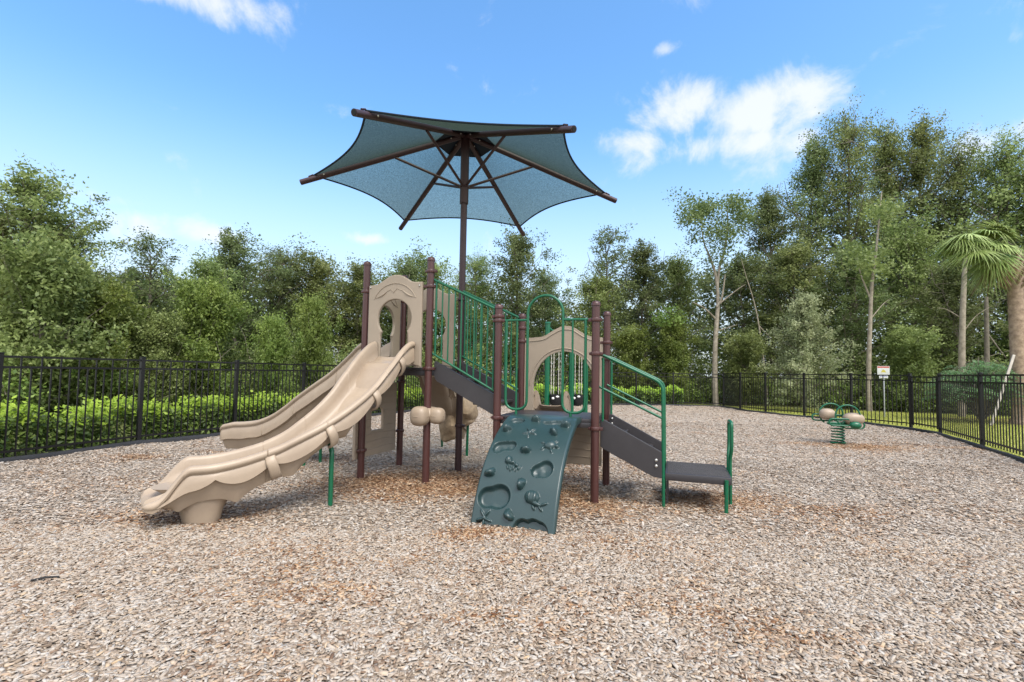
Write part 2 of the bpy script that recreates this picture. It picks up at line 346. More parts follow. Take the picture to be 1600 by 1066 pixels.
def chips_mat(flat):
    m = bpy.data.materials.new('wood_chip_bed' if flat else 'wood_chips'); m.use_nodes = True; nt = m.node_tree; b = nt.nodes['Principled BSDF']
    b.inputs['Roughness'].default_value = .85; b.inputs['Specular IOR Level'].default_value = .2
    L = nt.links.new
    g = nt.nodes.new('ShaderNodeNewGeometry')
    def MM(op, a, c=None, clamp=False):
        n = nt.nodes.new('ShaderNodeMath'); n.operation = op; n.use_clamp = clamp
        for i, q in enumerate((a, c)):
            if q is None: continue
            if isinstance(q, (int, float)): n.inputs[i].default_value = q
            else: L(q, n.inputs[i])
        return n.outputs[0]
    if flat:
        mpn = N(nt, 'ShaderNodeMapping'); L(g.outputs['Position'], mpn.inputs[0]); mpn.inputs['Scale'].default_value = (28, 48, 30); mpn.inputs['Rotation'].default_value = (0, 0, .5)
        dn = N(nt, 'ShaderNodeTexNoise', Scale=9.0, Detail=2.0); L(g.outputs['Position'], dn.inputs[0])
        ad = N(nt, 'ShaderNodeMixRGB', Fac=.8); ad.blend_type = 'ADD'; L(mpn.outputs[0], ad.inputs[1]); L(dn.outputs['Color'], ad.inputs[2])
        vo = N(nt, 'ShaderNodeTexVoronoi', Scale=1.0); L(ad.outputs[0], vo.inputs['Vector'])
        sp = nt.nodes.new('ShaderNodeSeparateColor'); L(vo.outputs['Color'], sp.inputs[0]); rnd = sp.outputs[0]; rnd2 = sp.outputs[1]
        bp = N(nt, 'ShaderNodeBump', Strength=1.0, Distance=.02); L(vo.outputs['Distance'], bp.inputs['Height']); bp.invert = True; L(bp.outputs[0], b.inputs['Normal'])
    else:
        at = N(nt, 'ShaderNodeAttribute', attribute_name='rnd'); rnd = at.outputs['Fac']
        rnd2 = MM('FRACT', MM('MULTIPLY', rnd, 37.7))
    # weathered greys / beiges
    r = nt.nodes.new('ShaderNodeValToRGB'); el = r.color_ramp.elements
    cs = [(0, (.15, .11, .08)), (.12, (.24, .185, .135)), (.34, (.315, .255, .20)), (.55, (.35, .295, .24)), (.75, (.375, .33, .28)), (.92, (.41, .375, .335)), (1, (.41, .30, .19))]
    while len(el) < len(cs): el.new(.5)
    for e, (p, c) in zip(el, cs): e.position = p; e.color = (*c, 1)
    L(rnd, r.inputs[0])
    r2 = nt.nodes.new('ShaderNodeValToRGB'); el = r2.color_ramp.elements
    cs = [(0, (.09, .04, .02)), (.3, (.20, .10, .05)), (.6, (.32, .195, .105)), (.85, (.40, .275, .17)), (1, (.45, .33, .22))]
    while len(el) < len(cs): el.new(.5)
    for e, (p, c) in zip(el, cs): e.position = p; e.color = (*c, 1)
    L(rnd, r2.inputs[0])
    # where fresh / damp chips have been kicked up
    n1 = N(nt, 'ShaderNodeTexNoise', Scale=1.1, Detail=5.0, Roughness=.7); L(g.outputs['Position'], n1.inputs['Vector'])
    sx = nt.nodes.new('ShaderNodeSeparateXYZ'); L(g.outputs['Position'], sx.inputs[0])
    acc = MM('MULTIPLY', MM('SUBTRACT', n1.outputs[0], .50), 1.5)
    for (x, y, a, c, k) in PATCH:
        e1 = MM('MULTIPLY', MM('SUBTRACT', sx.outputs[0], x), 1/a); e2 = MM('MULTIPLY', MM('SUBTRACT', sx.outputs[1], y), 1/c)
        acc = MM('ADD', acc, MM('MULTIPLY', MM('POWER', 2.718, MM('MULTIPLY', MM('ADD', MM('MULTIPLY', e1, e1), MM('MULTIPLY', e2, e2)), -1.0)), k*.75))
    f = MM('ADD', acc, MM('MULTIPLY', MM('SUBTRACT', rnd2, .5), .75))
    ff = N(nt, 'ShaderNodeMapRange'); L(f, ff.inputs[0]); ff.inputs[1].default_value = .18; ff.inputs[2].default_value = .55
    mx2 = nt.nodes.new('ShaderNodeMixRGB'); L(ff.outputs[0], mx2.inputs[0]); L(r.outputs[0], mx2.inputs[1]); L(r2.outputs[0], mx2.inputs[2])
    L(mx2.outputs[0], b.inputs['Base Color'])
    return m
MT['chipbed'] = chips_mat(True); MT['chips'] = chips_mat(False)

# far ground sheet
bm = bmesh.new()
vs = [bm.verts.new((x, y, -.06)) for x, y in ((-600, -300), (600, -300), (600, 900), (-600, 900))]; bm.faces.new(vs)
me = bpy.data.meshes.new('ground'); bm.to_mesh(me); bm.free()
tag(link('ground', me, 'soil', smooth=False), kind='structure')

def ghz(x, y):   # gentle unevenness of the wood-chip bed
    return (.014*np.sin(1.9*x+.7)*np.cos(1.6*y+.3) + .009*np.sin(4.3*x+2.1*y) + .006*np.cos(7.1*y-3.2*x)) - .006
def inside_mask(x, y, poly):
    c = np.zeros(x.shape, bool); n = len(poly)
    for i in range(n):
        x1, y1 = poly[i]; x2, y2 = poly[(i+1) % n]
        cond = ((y1 > y) != (y2 > y)) & (x < (x2-x1)*(y-y1)/((y2-y1) if y2 != y1 else 1e-9)+x1)
        c ^= cond
    return c
# chip bed: polygon grid clipped by the border
xs = np.arange(-9, 11.6, .12); ys = np.arange(-4, 22.4, .12)
X, Y = np.meshgrid(xs, ys); Z = ghz(X, Y)
vid = np.arange(X.size).reshape(X.shape)
cx = (X[:-1, :-1]+X[1:, 1:])/2; cy = (Y[:-1, :-1]+Y[1:, 1:])/2
ok = inside_mask(cx, cy, [(p[0]*1.015, p[1]+.05) for p in INSIDE])
q = np.stack([vid[:-1, :-1][ok], vid[:-1, 1:][ok], vid[1:, 1:][ok], vid[1:, :-1][ok]], -1)
def np_mesh(name, V, Q, attr=None, k=4):
    me = bpy.data.meshes.new(name); me.vertices.add(len(V)); me.vertices.foreach_set('co', np.asarray(V, np.float32).ravel())
    Q = np.asarray(Q, np.int32); me.loops.add(Q.size); me.loops.foreach_set('vertex_index', Q.ravel())
    me.polygons.add(len(Q)); me.polygons.foreach_set('loop_start', np.arange(0, Q.size, Q.shape[1], dtype=np.int32))
    me.update(calc_edges=True)
    if attr is not None:
        a = me.attributes.new('rnd', 'FLOAT', 'FACE'); a.data.foreach_set('value', np.asarray(attr, np.float32))
    return me
me = np_mesh('play_surface', np.stack([X.ravel(), Y.ravel(), Z.ravel()], -1), q)
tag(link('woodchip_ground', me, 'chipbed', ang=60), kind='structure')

# loose wood chips lying on it (nobody could count them)
rng = np.random.default_rng(3)
def chip_points(y0, y1, dens):
    n = int(dens * (2.9*y1) * (y1-y0)); y = rng.uniform(y0, y1, n); x = rng.uniform(-1.45*y1, 1.45*y1, n)
    k = (np.abs(x) < 1.25*y + 1.0) & inside_mask(x, y, INSIDE); return x[k], y[k]
def chips(n, x, y, lmin, lmax, box):
    L_ = rng.uniform(lmin, lmax, n)*.5; W_ = np.minimum(rng.uniform(.0045, .011, n), L_*.8)*(lmax/.055)**.6; T_ = rng.uniform(.001, .003, n)
    th = rng.uniform(0, 2*np.pi, n); tilt = rng.normal(0, .16, n); roll = rng.normal(0, .26, n)
    ax = np.stack([np.cos(th)*np.cos(tilt), np.sin(th)*np.cos(tilt), np.sin(tilt)], -1)
    sd = np.stack([-np.sin(th), np.cos(th), np.zeros(n)], -1); up = np.cross(ax, sd)
    s2 = sd*np.cos(roll)[:, None] + up*np.sin(roll)[:, None]; u2 = np.cross(ax, s2)
    c = np.stack([x, y, ghz(x, y)+rng.uniform(.002, .013, n)+np.abs(np.sin(tilt))*L_*.6], -1)
    tap = rng.uniform(.35, 1.0, n)
    A = ax*L_[:, None]; B = s2*W_[:, None]; C = u2*T_[:, None]
    sk = rng.uniform(-.4, .4, n)[:, None]
    bot = [c-A-B*tap[:, None], c+A*(1+sk*.3)-B, c+A*(1-sk*.3)+B*tap[:, None], c-A+B]
    rn = rng.random(n)
    if box:
        V = np.stack([p-C for p in bot]+[p+C for p in bot], 1).reshape(-1, 3)
        Fc = np.array([[4, 5, 6, 7], [0, 1, 5, 4], [1, 2, 6, 5], [2, 3, 7, 6], [3, 0, 4, 7]])
        Q = (np.arange(n)[:, None, None]*8 + Fc[None]).reshape(-1, 4); return V, Q, np.repeat(rn, 5)
    V = np.stack([p for p in bot], 1).reshape(-1, 3); Q = np.arange(n*4).reshape(-1, 4); return V, Q, rn
parts = []
for (y0, y1, dens, a, b, bx) in ((1.9, 4.2, 5200, .010, .046, True), (4.2, 8.0, 2600, .014, .048, False), (8.0, 14.0, 800, .02, .06, False), (14.0, 22.3, 220, .03, .08, False)):
    x, y = chip_points(y0, y1, dens); parts.append(chips(len(x), x, y, a, b, bx))
off = 0; VV = []; QQ = []; AA = []
for V, Q, A_ in parts: VV.append(V); QQ.append(Q+off); AA.append(A_); off += len(V)
me = np_mesh('wood_chips', np.concatenate(VV), np.concatenate(QQ), np.concatenate(AA))
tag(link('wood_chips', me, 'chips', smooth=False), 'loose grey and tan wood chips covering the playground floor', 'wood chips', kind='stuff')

# ------------------------------------------------------------------ play structure
AN = -.3307
PS = empty('play_structure', (-.7445*CAM_H, 4.2539*CAM_H, 0), AN)
tag(PS, 'brown post play structure with tan slides, green rails, teal climber and umbrella canopy', 'playset')
SZ = .906; U1 = -.94; U5 = .9155; U7 = 2.0555
H1, H2 = 2.80, 2.18; PR = .0445
D1, D2 = 1.42, .885
def post(u, v, h, clamps, label=None, r=PR, cap=True):
    mb = MB(); prof = [(r, -.3), (r, h-.055)]
    if cap: prof += [(r*1.16, h-.052), (r*1.16, h-.035), (r*1.05, h-.018), (r*.8, h-.005), (r*.4, h+.002)]
    mb.lathe(prof, (u, v, 0), 24); p = mb.build('post', 'brown', PS, ang=30)
    for z, d in clamps:
        c = MB(); c.lathe([(r+.001, -.022), (r+.011, -.02), (r+.013, -.006), (r+.013, .006), (r+.011, .02), (r+.001, .022)], (u, v, z), 24)
        c.box((u+math.cos(d)*(r+.02), v+math.sin(d)*(r+.02), z), (.035, .05, .034), d)
        c.box((u-math.cos(d)*(r+.015), v-math.sin(d)*(r+.015), z), (.022, .04, .03), d)
        c.build('clamp', 'brown', p, bevel=.003)
    return p
q90 = math.pi/2
post(U1, 0, H1, [(2.40, 0), (.346, q90), (1.36, 0)])
post(0, 0, H1, [(2.62, 0), (2.43, math.pi), (1.41, 0)])
post(U1, SZ, H1, [(2.40, 0), (.50, -q90), (1.22, -q90)])
post(U5, 0, H2, [(2.035, math.pi), (1.985, 0), (.85, 0)])
post(U5, SZ, H2, [(1.98, math.pi), (1.80, 0), (.78, 0)])
post(U7, 0, H2, [(1.973, math.pi), (1.60, 0), (.785, 0)])
post(U7, SZ, H2, [(1.78, math.pi), (1.57, 0), (.785, 0)])

def deck(u0, u1, v0, v1, z, name='deck'):
    mb = MB(); mb.box(((u0+u1)/2, (v0+v1)/2, z-.02), (u1-u0, v1-v0, .04))
    for a in (v0+.012, v1-.012): mb.box(((u0+u1)/2, a, z-.07), (u1-u0-.02, .02, .06))
    for a in (u0+.012, u1-.012): mb.box((a, (v0+v1)/2, z-.0705), (.02, v1-v0-.07, .059))
    o = mb.build(name, 'deck', PS, bevel=.006)
    return o
deck(U1+.03, -.03, .03, SZ-.03, D1)
deck(U5+.03, U7-.03, .0, SZ-.02, D2)

# --- stair flights -------------------------------------------------
def stringers(name, prof, v0, v1, treads, tw):
    st = empty(name); st.parent = PS
    for v in (v0, v1):
        plate('stringer', prof, [], .03, lambda a, b, t, v=v: (a, v+t-.015, b), 'deck', st, .006)
    for (u, z, w) in treads:
        mb = MB(); mb.box((u, (v0+v1)/2, z-.018), (w, v1-v0-.032, .036))
        mb.build('tread', 'deck', st, bevel=.006)
    return st
P_up = smooth_curve([(.06, 1.36), (.068, 1.30), (.10, 1.255)], 4) + [(.86, .872), (.872, .80), (.90, .80), (.90, 1.10), (.075, 1.505), (.06, 1.49)]
up = stringers('upper_stairs', P_up, .05, SZ-.05, [(.22, 1.29, .25), (.46, 1.155, .25), (.70, 1.02, .25)], 0)
lo = stringers('lower_stairs', [(2.10, .875), (2.10, .585), (2.14, .555), (2.66, .302), (2.755, .29), (2.755, .565), (2.70, .592), (2.13, .885)], .095, .82,
               [(2.22, .70, .24), (2.50, .55, .24)], 0)
for z in (.52, .46):
    mb = MB(); mb.ell((2.69, .072, z-.04), (.017, .012, .017), 10, 6); mb.build('bolt', 'bolt', lo)
for z in (.83, .77):
    mb = MB(); mb.ell((2.14, .798, z), (.013, .01, .013), 10, 6); mb.build('bolt', 'bolt', lo)
for (u, z) in ((2.33, .625), (2.62, .455)):
    mb = MB(); mb.box((u, .4575, z), (.02, .69, .17)); mb.build('riser', 'deck', lo, bevel=.004)
# transfer platform
tp = MB(); tp.box((3.10, .455, .335), (.64, .735, .04)); tp.box((3.10, .095, .315), (.64, .02, .075)); tp.box((3.41, .455, .3149), (.02, .69, .074))
tpo = tp.build('transfer_platform', 'deck', PS, bevel=.008)
rb = MB()
for i in range(26): rb.box((3.10, .12+i*.0265, .3565), (.60, .011, .004))
rb.build('tread_ribs', 'deck', tpo, bevel=.0015, seg=1)
sl = MB()
sl.box((2.80, .50, .16), (.02, .60, .30)); 
sl.build('kick_board', 'deck', tpo)
def tub(name, pts, r=.0165, par=None, m='green', fr=.07, n=12):
    return MB().tube(fillet(pts, fr) if len(pts) > 2 else pts, r, n).build(name, m, par or PS, ang=60)
# lower hand rails
for v, nm in ((.09, 0), (.835, 1)):
    hr = tub('handrail', [(2.06, v*.98, 1.60), (2.13, v, 1.585), (2.755, v, 1.29), (2.765, v, -.25)], .0165, fr=.09)
    tub('lower_rail', [(2.07, v, 1.245), (2.765, v, .915)], .0135, hr)
    tub('rail_upright', [(2.125, v, 1.56), (2.125, v, .86)], .014, hr)
tub('platform_leg', [(3.37, .075, .33), (3.36, .07, -.25)], .019)
tub('platform_leg', [(3.425, .80, .33), (3.42, .80, -.25)], .019)
tub('grab_loop', [(3.44, .44, -.2), (3.44, .44, .50), (3.452, .40, .60), (3.452, .40, .88), (3.452, .68, .88), (3.452, .68, .60), (3.44, .64, .50), (3.44, .64, .30)], .018, fr=.05)

# --- stair barriers ------------------------------------------------
for v in (0, SZ):
    vv = v + (.02 if v == 0 else -.02)
    b = empty('stair_barrier'); b.parent = PS
    top = lambda u: 2.535 - .468*u
    bot = lambda u: 1.618 - .53*u
    tub('top_rail', [(.03, vv, top(.03)), (.885, vv, top(.885))], .0165, b)
    tub('bottom_rail', [(.03, vv, bot(.03)), (.885, vv, bot(.885))], .0135, b)
    tub('end_upright', [(.075, vv, top(.075)), (.075, vv, bot(.075))], .013, b)
    tub('end_upright', [(.85, vv, top(.85)), (.85, vv, bot(.85))], .013, b)
    for i in range(8):
        u = .162 + i*.0865
        tub('picket', [(u, vv, top(u)), (u, vv, bot(u))], .0095, b, n=10)

# --- hooped climber barrier ---------------------------------------
hb = empty('hoop_barrier'); hb.parent = PS
hv = -.005; RR = .0155
tub('hoop', [(1.275, hv, 1.5)] + [(1.482 - .207*math.cos(a), hv, 2.056 + .207*math.sin(a)) for a in np.linspace(0, math.pi, 17)] + [(1.69, hv, 1.5)], RR, hb, fr=.01)
tub('side_loop', [(1.018, hv, 1.98), (1.018, hv, .958), (1.275, hv, .958), (1.275, hv, 1.5)], RR, hb, fr=.12)
tub('side_loop', [(1.69, hv, 1.5), (1.69, hv, .945), (1.945, hv, .945), (1.945, hv, 1.98)], RR, hb, fr=.12)
tub('rail', [(U5+.03, hv, 1.985), (1.275, hv, 1.985)], .014, hb); tub('rail', [(1.69, hv, 1.982), (U7-.03, hv, 1.978)], .014, hb)
tub('picket', [(1.148, hv, 1.985), (1.148, hv, .958)], .0115, hb); tub('picket', [(1.80, hv, 1.98), (1.80, hv, .945)], .0115, hb)
tub('stem', [(1.15, hv, .958), (1.15, hv, .86)], .016, hb); tub('stem', [(1.785, hv, .945), (1.785, hv, .86)], .016, hb)

# --- moulded panels ------------------------------------------------
def entry_panel(name, to3, emb=True):
    a0, a1 = .075, .855; c = (a0+a1)/2
    top = smooth_curve([(a0+.0, 2.47), (a0+.13, 2.485), (a0+.22, 2.535), (c-.06, 2.588), (c+.06, 2.59), (a1-.23, 2.545), (a1-.14, 2.497), (a1, 2.49)], 5)
    hole_r = [(c+.245*math.cos(t), 2.035+.245*math.sin(t)) for t in np.linspace(-.72, math.pi+.72, 36)]
    hole = [(c+.205, 1.47)] + smooth_curve([(c+.205, 1.76), (c+.20, 1.84)], 2) + hole_r + smooth_curve([(c-.20, 1.84), (c-.205, 1.76)], 2) + [(c-.205, 1.47)]
    outline = [(a0, 1.43)] + top + [(a1, 1.43)] + hole
    # remove near duplicates
    o2 = [outline[0]]
    for p in outline[1:]:
        if (p[0]-o2[-1][0])**2+(p[1]-o2[-1][1])**2 > 4e-6: o2.append(p)
    p = plate(name, o2, [], .045, to3, 'tan2', PS, .012)
    if emb:
        for k, pts in enumerate([[(c+(.33)*math.cos(t), 2.16+.325*math.sin(t)) for t in np.linspace(.42, math.pi-.42, 20)]]):
            MB().tube([to3(x, z, -.001) for x, z in pts], .007, 8).build('moulding', 'tan2', p)
        for s in (-1, 1):
            q = [(c+s*(.10+.19*t), 2.40-.095*t-.02*math.sin(t*3)) for t in np.linspace(0, 1, 8)]
            MB().tube([to3(x, z, -.001) for x, z in q], [.004, .008, .012, .013, .012, .010, .007, .003], 8).build('moulding', 'tan2', p)
        q = [(c-.10, 2.385), (c-.07, 2.41), (c-.045, 2.395), (c-.02, 2.365), (c+.03, 2.42), (c+.06, 2.405), (c+.10, 2.39)]
        MB().tube([to3(x, z, -.001) for x, z in q], .005, 8).build('moulding', 'tan2', p)
        for x in (a0+.03, a1-.035):
            m_ = MB(); cc = to3(x, 2.44, -.004); m_.ell(cc, (.012, .012, .012), 10, 6); m_.build('bolt', 'bolt', p)
    return p
entry_panel('entry_panel', lambda a, b, t: (U1+a-.005, -.045+t, b))
entry_panel('entry_panel', lambda a, b, t: (U1-.03-t+.03, a+.0-.02, b))
entry_panel('entry_panel', lambda a, b, t: (U1+a-.005, SZ+.03-t, b), False)

arch_top = smooth_curve([(.965, 1.84), (1.06, 1.85), (1.22, 1.868), (1.34, 1.935), (1.45, 1.99), (1.53, 2.0), (1.62, 1.985), (1.74, 1.91), (1.83, 1.868), (1.92, 1.85), (2.01, 1.845)], 5)
arch_hole = [(1.5+.415*math.cos(t), 1.19+.478*math.sin(t)) for t in np.linspace(-.15, math.pi+.15, 44)]
ap = plate('arch_panel', [(.965, .80)] + arch_top + [(2.01, .80), (1.905, .80)] + arch_hole + [(1.095, .80)], [], .045, lambda a, b, t: (a, SZ-.02+t, b), 'tan2', PS, .012)
MB().tube([(1.5+.455*math.cos(t), SZ-.022, 1.19+.518*math.sin(t)) for t in np.linspace(.05, math.pi-.05, 40)], .008, 8).build('moulding', 'tan2', ap)
MB().tube([(p[0], SZ-.022, p[1]-.045) for p in arch_top[4:-4]], .007, 8).build('moulding', 'tan2', ap)

def plank_panel(name, a0, a1, z0, z1, win, to3, m='tan2', top=None):
    out = [(a0, z0), (a1, z0), (a1, z1), (a0, z1)] if top is None else top
    holes = [win] if win else []
    p = plate(name, out[::-1], holes, .04, to3, m, PS, .008)
    n = int((z1-z0)/.105)
    rg = random.Random(5)
    for i in range(1, n+1):
        z = z0+i*(z1-z0)/(n+1)
        segs = [(a0+.02, a1-.02)]
        if win:
            w0 = min(w[0] for w in win)-.02; w1 = max(w[0] for w in win)+.02; b0 = min(w[1] for w in win)-.01; b1 = max(w[1] for w in win)+.01
            if b0 < z < b1: segs = [(a0+.02, w0), (w1, a1-.02)]
        for (s0, s1) in segs:
            pts = [(s0+(s1-s0)*t, z+.006*math.sin(9*t+i)) for t in np.linspace(0, 1, 9)]
            for tt in (-.001, .041):
                MB().tube([to3(x, zz, tt) for x, zz in pts], .006, 6).build('plank_edge', m, p)
    return p
win = [(.25, .57), (.52, .57), (.52, .79)] + [(.385+.135*math.cos(t), .79+.10*math.sin(t)) for t in np.linspace(.3, math.pi-.3, 9)] + [(.25, .79)]
plank_panel('plank_panel', -.09, .845, .235, 1.21, win, lambda a, b, t: (U1-.075+t, a, b))
plank_panel('plank_panel', 1.0, 2.0, .22, .80, None, lambda a, b, t: (a, SZ-.03+t, b))

# --- slides --------------------------------------------------------
def slide(name, s_tab, foot_s, w=.56, brackets=(), seams=(), end_drop=True, D0=.27, D1_=.19, scal=1.0, deep=0.0):
    """s_tab rows: arc, u, v, rim z"""
    S = np.array([r[0] for r in s_tab]); Ls = S[-1]
    cur = smooth_curve([r[1:4] for r in s_tab], 14)
    cur = np.array(cur); n = len(cur); seg = np.r_[0, np.cumsum(np.hypot(np.diff(cur[:, 0]), np.diff(cur[:, 1])))]
    n2 = 150; ss = np.linspace(0, seg[-1], n2)
    for q_ in seams:      # tight rings round each seam
        ss = np.r_[ss, [q_-.011, q_-.006, q_, q_+.006, q_+.011]]
    ss = np.unique(np.sort(ss)); n2 = len(ss)
    U = np.interp(ss, seg, cur[:, 0]); V = np.interp(ss, seg, cur[:, 1]); Zr = np.interp(ss, seg, cur[:, 2])
    du = np.gradient(U, ss); dv = np.gradient(V, ss); ln = np.hypot(du, dv); nx, ny = -dv/ln, du/ln
    mb = MB(); rings = []
    Lt = ss[-1]
    for i, s in enumerate(ss):
        f = s/Lt
        D = D0*(1-f)+D1_*f
        endf = min(1, max(0, (s-(Lt-.34))/.28))
        e2 = endf*endf*(3-2*endf)
        nn_ = max(0, (s-(Lt-.10))/.10) if end_drop else 0
        nq = math.sqrt(max(0, 1-nn_**2.2)); lat = 1-.22*(1-nq); ver = .12+.88*nq
        ed = float(end_drop)
        zr = Zr[i] - .26*e2*ed
        Dd = D*(1-.88*e2*ed)
        sk = .185+deep+scal*(.085*abs(math.sin(math.pi*(s-1.15)/.45))**.8-.055)+.05*math.exp(-(s-.12)**2/.02)
        sk = sk*(1-.60*e2*ed)
        ub = .23+deep+(.12*min(1, max(0, (s-.5)/1.2)))+scal*.085*((1-abs(math.sin(math.pi*(s-1.42)/.45)))**1.3-.35)
        ub = max(ub*(1-.74*e2*ed), sk+.012)
        ub = ub*(1-(.25*max(0, 1-s/.7)))
        h = w/2
        gr = .008 if any(abs(s-q_) < .003 for q_ in seams) else 0
        k = h/.28
        prof = [(0, -Dd), (.12*k, -Dd+.002), (.175*k, -Dd+.012), (.212*k, -Dd+.05), (.228*k, -Dd*.45), (.236*k, -.035), (.25*k, -.008), (.272*k, .002), (.296*k, -.008),
                (.312*k, -.032), (.308*k, -.058), (.292*k, -.070), (.288*k, -.080), (.297*k, -.092), (.304*k, -sk*.75), (.306*k, -sk), (.285*k, -sk-.010), (.258*k, -sk-.012), (.235*k, -(sk+ub)/2-.01), (.205*k, -ub), (.10*k, -ub-.008), (0, -ub-.01)]
        if gr: prof = [(a*(1-gr/.28) if a > .2*k else a, b-(gr if b > -.03 else 0)) for a, b in prof]
        full = prof + [(-a, b) for a, b in prof[-2:0:-1]]
        zc = -ub*.5
        rings.append([(U[i]+nx[i]*a*lat, V[i]+ny[i]*a*lat, zr+zc+(b-zc)*ver) for a, b in full])
    m_ = len(rings[0]); vs_ = [p for g_ in rings for p in g_]; fs_ = []
    for i in range(n2-1):
        for j in range(m_): fs_.append((i*m_+j, i*m_+(j+1) % m_, (i+1)*m_+(j+1) % m_, (i+1)*m_+j))
    kp = 21
    for base in (0, (n2-1)*m_):
        for sd in (1, -1):
            ix = lambda j: base+((j*sd) % m_)
            for j in range(10): fs_.append((ix(j), ix(j+1), ix(kp-j-1), ix(kp-j)))
    mb.add(vs_, fs_)
    so = mb.build(name, 'tan', PS, ang=50)
    def at(s, a, dz): 
        u = np.interp(s, ss, U); v = np.interp(s, ss, V); z = np.interp(s, ss, Zr); x = np.interp(s, ss, nx); y = np.interp(s, ss, ny)
        return Vector((u+x*a, v+y*a, z+dz))
    # foot
    if foot_s:
        s0, s1 = foot_s; fm = MB(); rr = []
        zt = np.interp((s0+s1)/2, ss, Zr)-.22
        for t, sc in ((0, .74), (.12, .88), (.40, 1.02), (.62, 1.28), (.85, 1.75), (1.0, 2.25)):
            z = -.03+(zt+.05)*t; ring = []
            for j in range(28):
                a = 2*math.pi*j/28; ca, sa = math.cos(a), math.sin(a)
                sx = math.copysign(abs(ca)**.7, ca)*(s1-s0)/2*sc; sy = math.copysign(abs(sa)**.8, sa)*.17*min(1.12, .7+.3*sc)
                p = at((s0+s1)/2+sx, sy, 0); ring.append((p.x, p.y, z))
            rr.append(ring)
        fm.add([p for g_ in rr for p in g_], [(i*28+j, i*28+(j+1) % 28, (i+1)*28+(j+1) % 28, (i+1)*28+j) for i in range(5) for j in range(28)] + [tuple(range(28)), tuple(range(140, 168))])
        fm.build('slide_foot', 'tan', so, ang=60)
    for s in brackets:
        for sd in (-1, 1):
            bk_ = MB(); pts = [at(s+.02, sd*.290*w/.56, -.07), at(s+.01, sd*.322*w/.56, -.12), at(s-.01, sd*.322*w/.56, -.19), at(s-.03, sd*.29*w/.56, -.27), at(s-.04, sd*.22*w/.56, -.30)]
            for p_, q_ in zip(pts, pts[1:]): pass
            t3 = smooth_curve([tuple(p) for p in pts], 5)
            # flat strap
            rg_ = []
            tdir = (at(min(s+.05, Lt), 0, 0)-at(s-.05, 0, 0)).normalized()
            for k_, p in enumerate(t3):
                p = Vector(p); a = Vector(t3[max(0, k_-1)]); b_ = Vector(t3[min(len(t3)-1, k_+1)]); tt = (b_-a).normalized(); nn = tdir.cross(tt).normalized()
                wv = tdir*.046; tv = nn*.014
                rg_.append([p-wv-tv*.4, p-wv*.7-tv, p+wv*.7-tv, p+wv-tv*.4, p+wv+tv*.4, p+wv*.7+tv, p-wv*.7+tv, p-wv+tv*.4])
            bk_.add([v for g_ in rg_ for v in g_], [(i*8+j, i*8+(j+1) % 8, (i+1)*8+(j+1) % 8, (i+1)*8+j) for i in range(len(rg_)-1) for j in range(8)] + [tuple(range(8)), tuple(range(len(rg_)*8-8, len(rg_)*8))])
            bk_.build('slide_bracket', 'tan', so, ang=60)
    return so, at
T1 = [(0, -.47, -.06, 1.745), (.1, -.47, -.16, 1.715), (.256, -.471, -.336, 1.60), (.511, -.474, -.591, 1.385), (.767, -.497, -.846, 1.155), (1.023, -.563, -1.092, .965), (1.278, -.67, -1.324, .805),
      (1.534, -.818, -1.532, .668), (1.79, -.98, -1.73, .585), (2.045, -1.137, -1.931, .54), (2.301, -1.286, -2.139, .54), (2.55, -1.42, -2.35, .53)]
s1, at1 = slide('curved_slide', T1, (1.96, 2.30), seams=(.55, 1.19, 1.64), brackets=(.27, .70, 1.15, 1.60))
T2 = [(0, -1.0, .453, 1.80), (.15, -1.15, .453, 1.73), (.267, -1.287, .452, 1.61), (.533, -1.553, .449, 1.39), (.8, -1.82, .449, 1.215), (1.066, -2.086, .46, 1.05), (1.333, -2.352, .478, .875), (1.6, -2.618, .492, .725),
      (1.866, -2.884, .502, .628), (2.133, -3.151, .507, .585), (2.4, -3.417, .509, .565), (2.66, -3.68, .51, .54)]
s2, at2 = slide('straight_slide', T2, (2.12, 2.46), seams=(.5, 1.2, 1.8), end_drop=.10, scal=.12, deep=.06)
# hump on the outer rim of the straight slide is its far bracket; slide behind the lower deck
T3 = [(0, 1.32, SZ+.03, 1.15), (.15, 1.31, SZ+.18, 1.09), (.45, 1.27, SZ+.48, .86), (.8, 1.22, SZ+.83, .58), (1.1, 1.17, SZ+1.13, .44), (1.35, 1.13, SZ+1.38, .40)]
s3, at3 = slide('toddler_slide', T3, (1.0, 1.25), w=.42, D0=.21, D1_=.17)
# legs under the curved slide
leg = MB(); a_ = Vector((-.433, -1.173, -.2)); b_ = Vector((-.93, -.72, -.2))
pa = Vector((-.445, -1.165, .60)); pb = Vector((-.93, -.73, .60))
leg.tube(fillet([(a_.x, a_.y, -.2), pa, (-.66, -1.02, .605), (-.72, -.98, .70)], .11, 8), .0235, 14); leg.build('support_leg', 'green', s1, ang=60)
MB().box((-.63, -1.03, .64), (.14, .10, .07), -.6).build('leg_plate', 'rubber', s1, bevel=.01)
leg = MB(); leg.tube(fillet([(-2.09, .26, -.2), (-2.09, .28, .58), (-2.09, .59, .58), (-2.09, .60, -.2)], .1, 8), .022, 12); leg.build('support_leg', 'green', s2, ang=60)

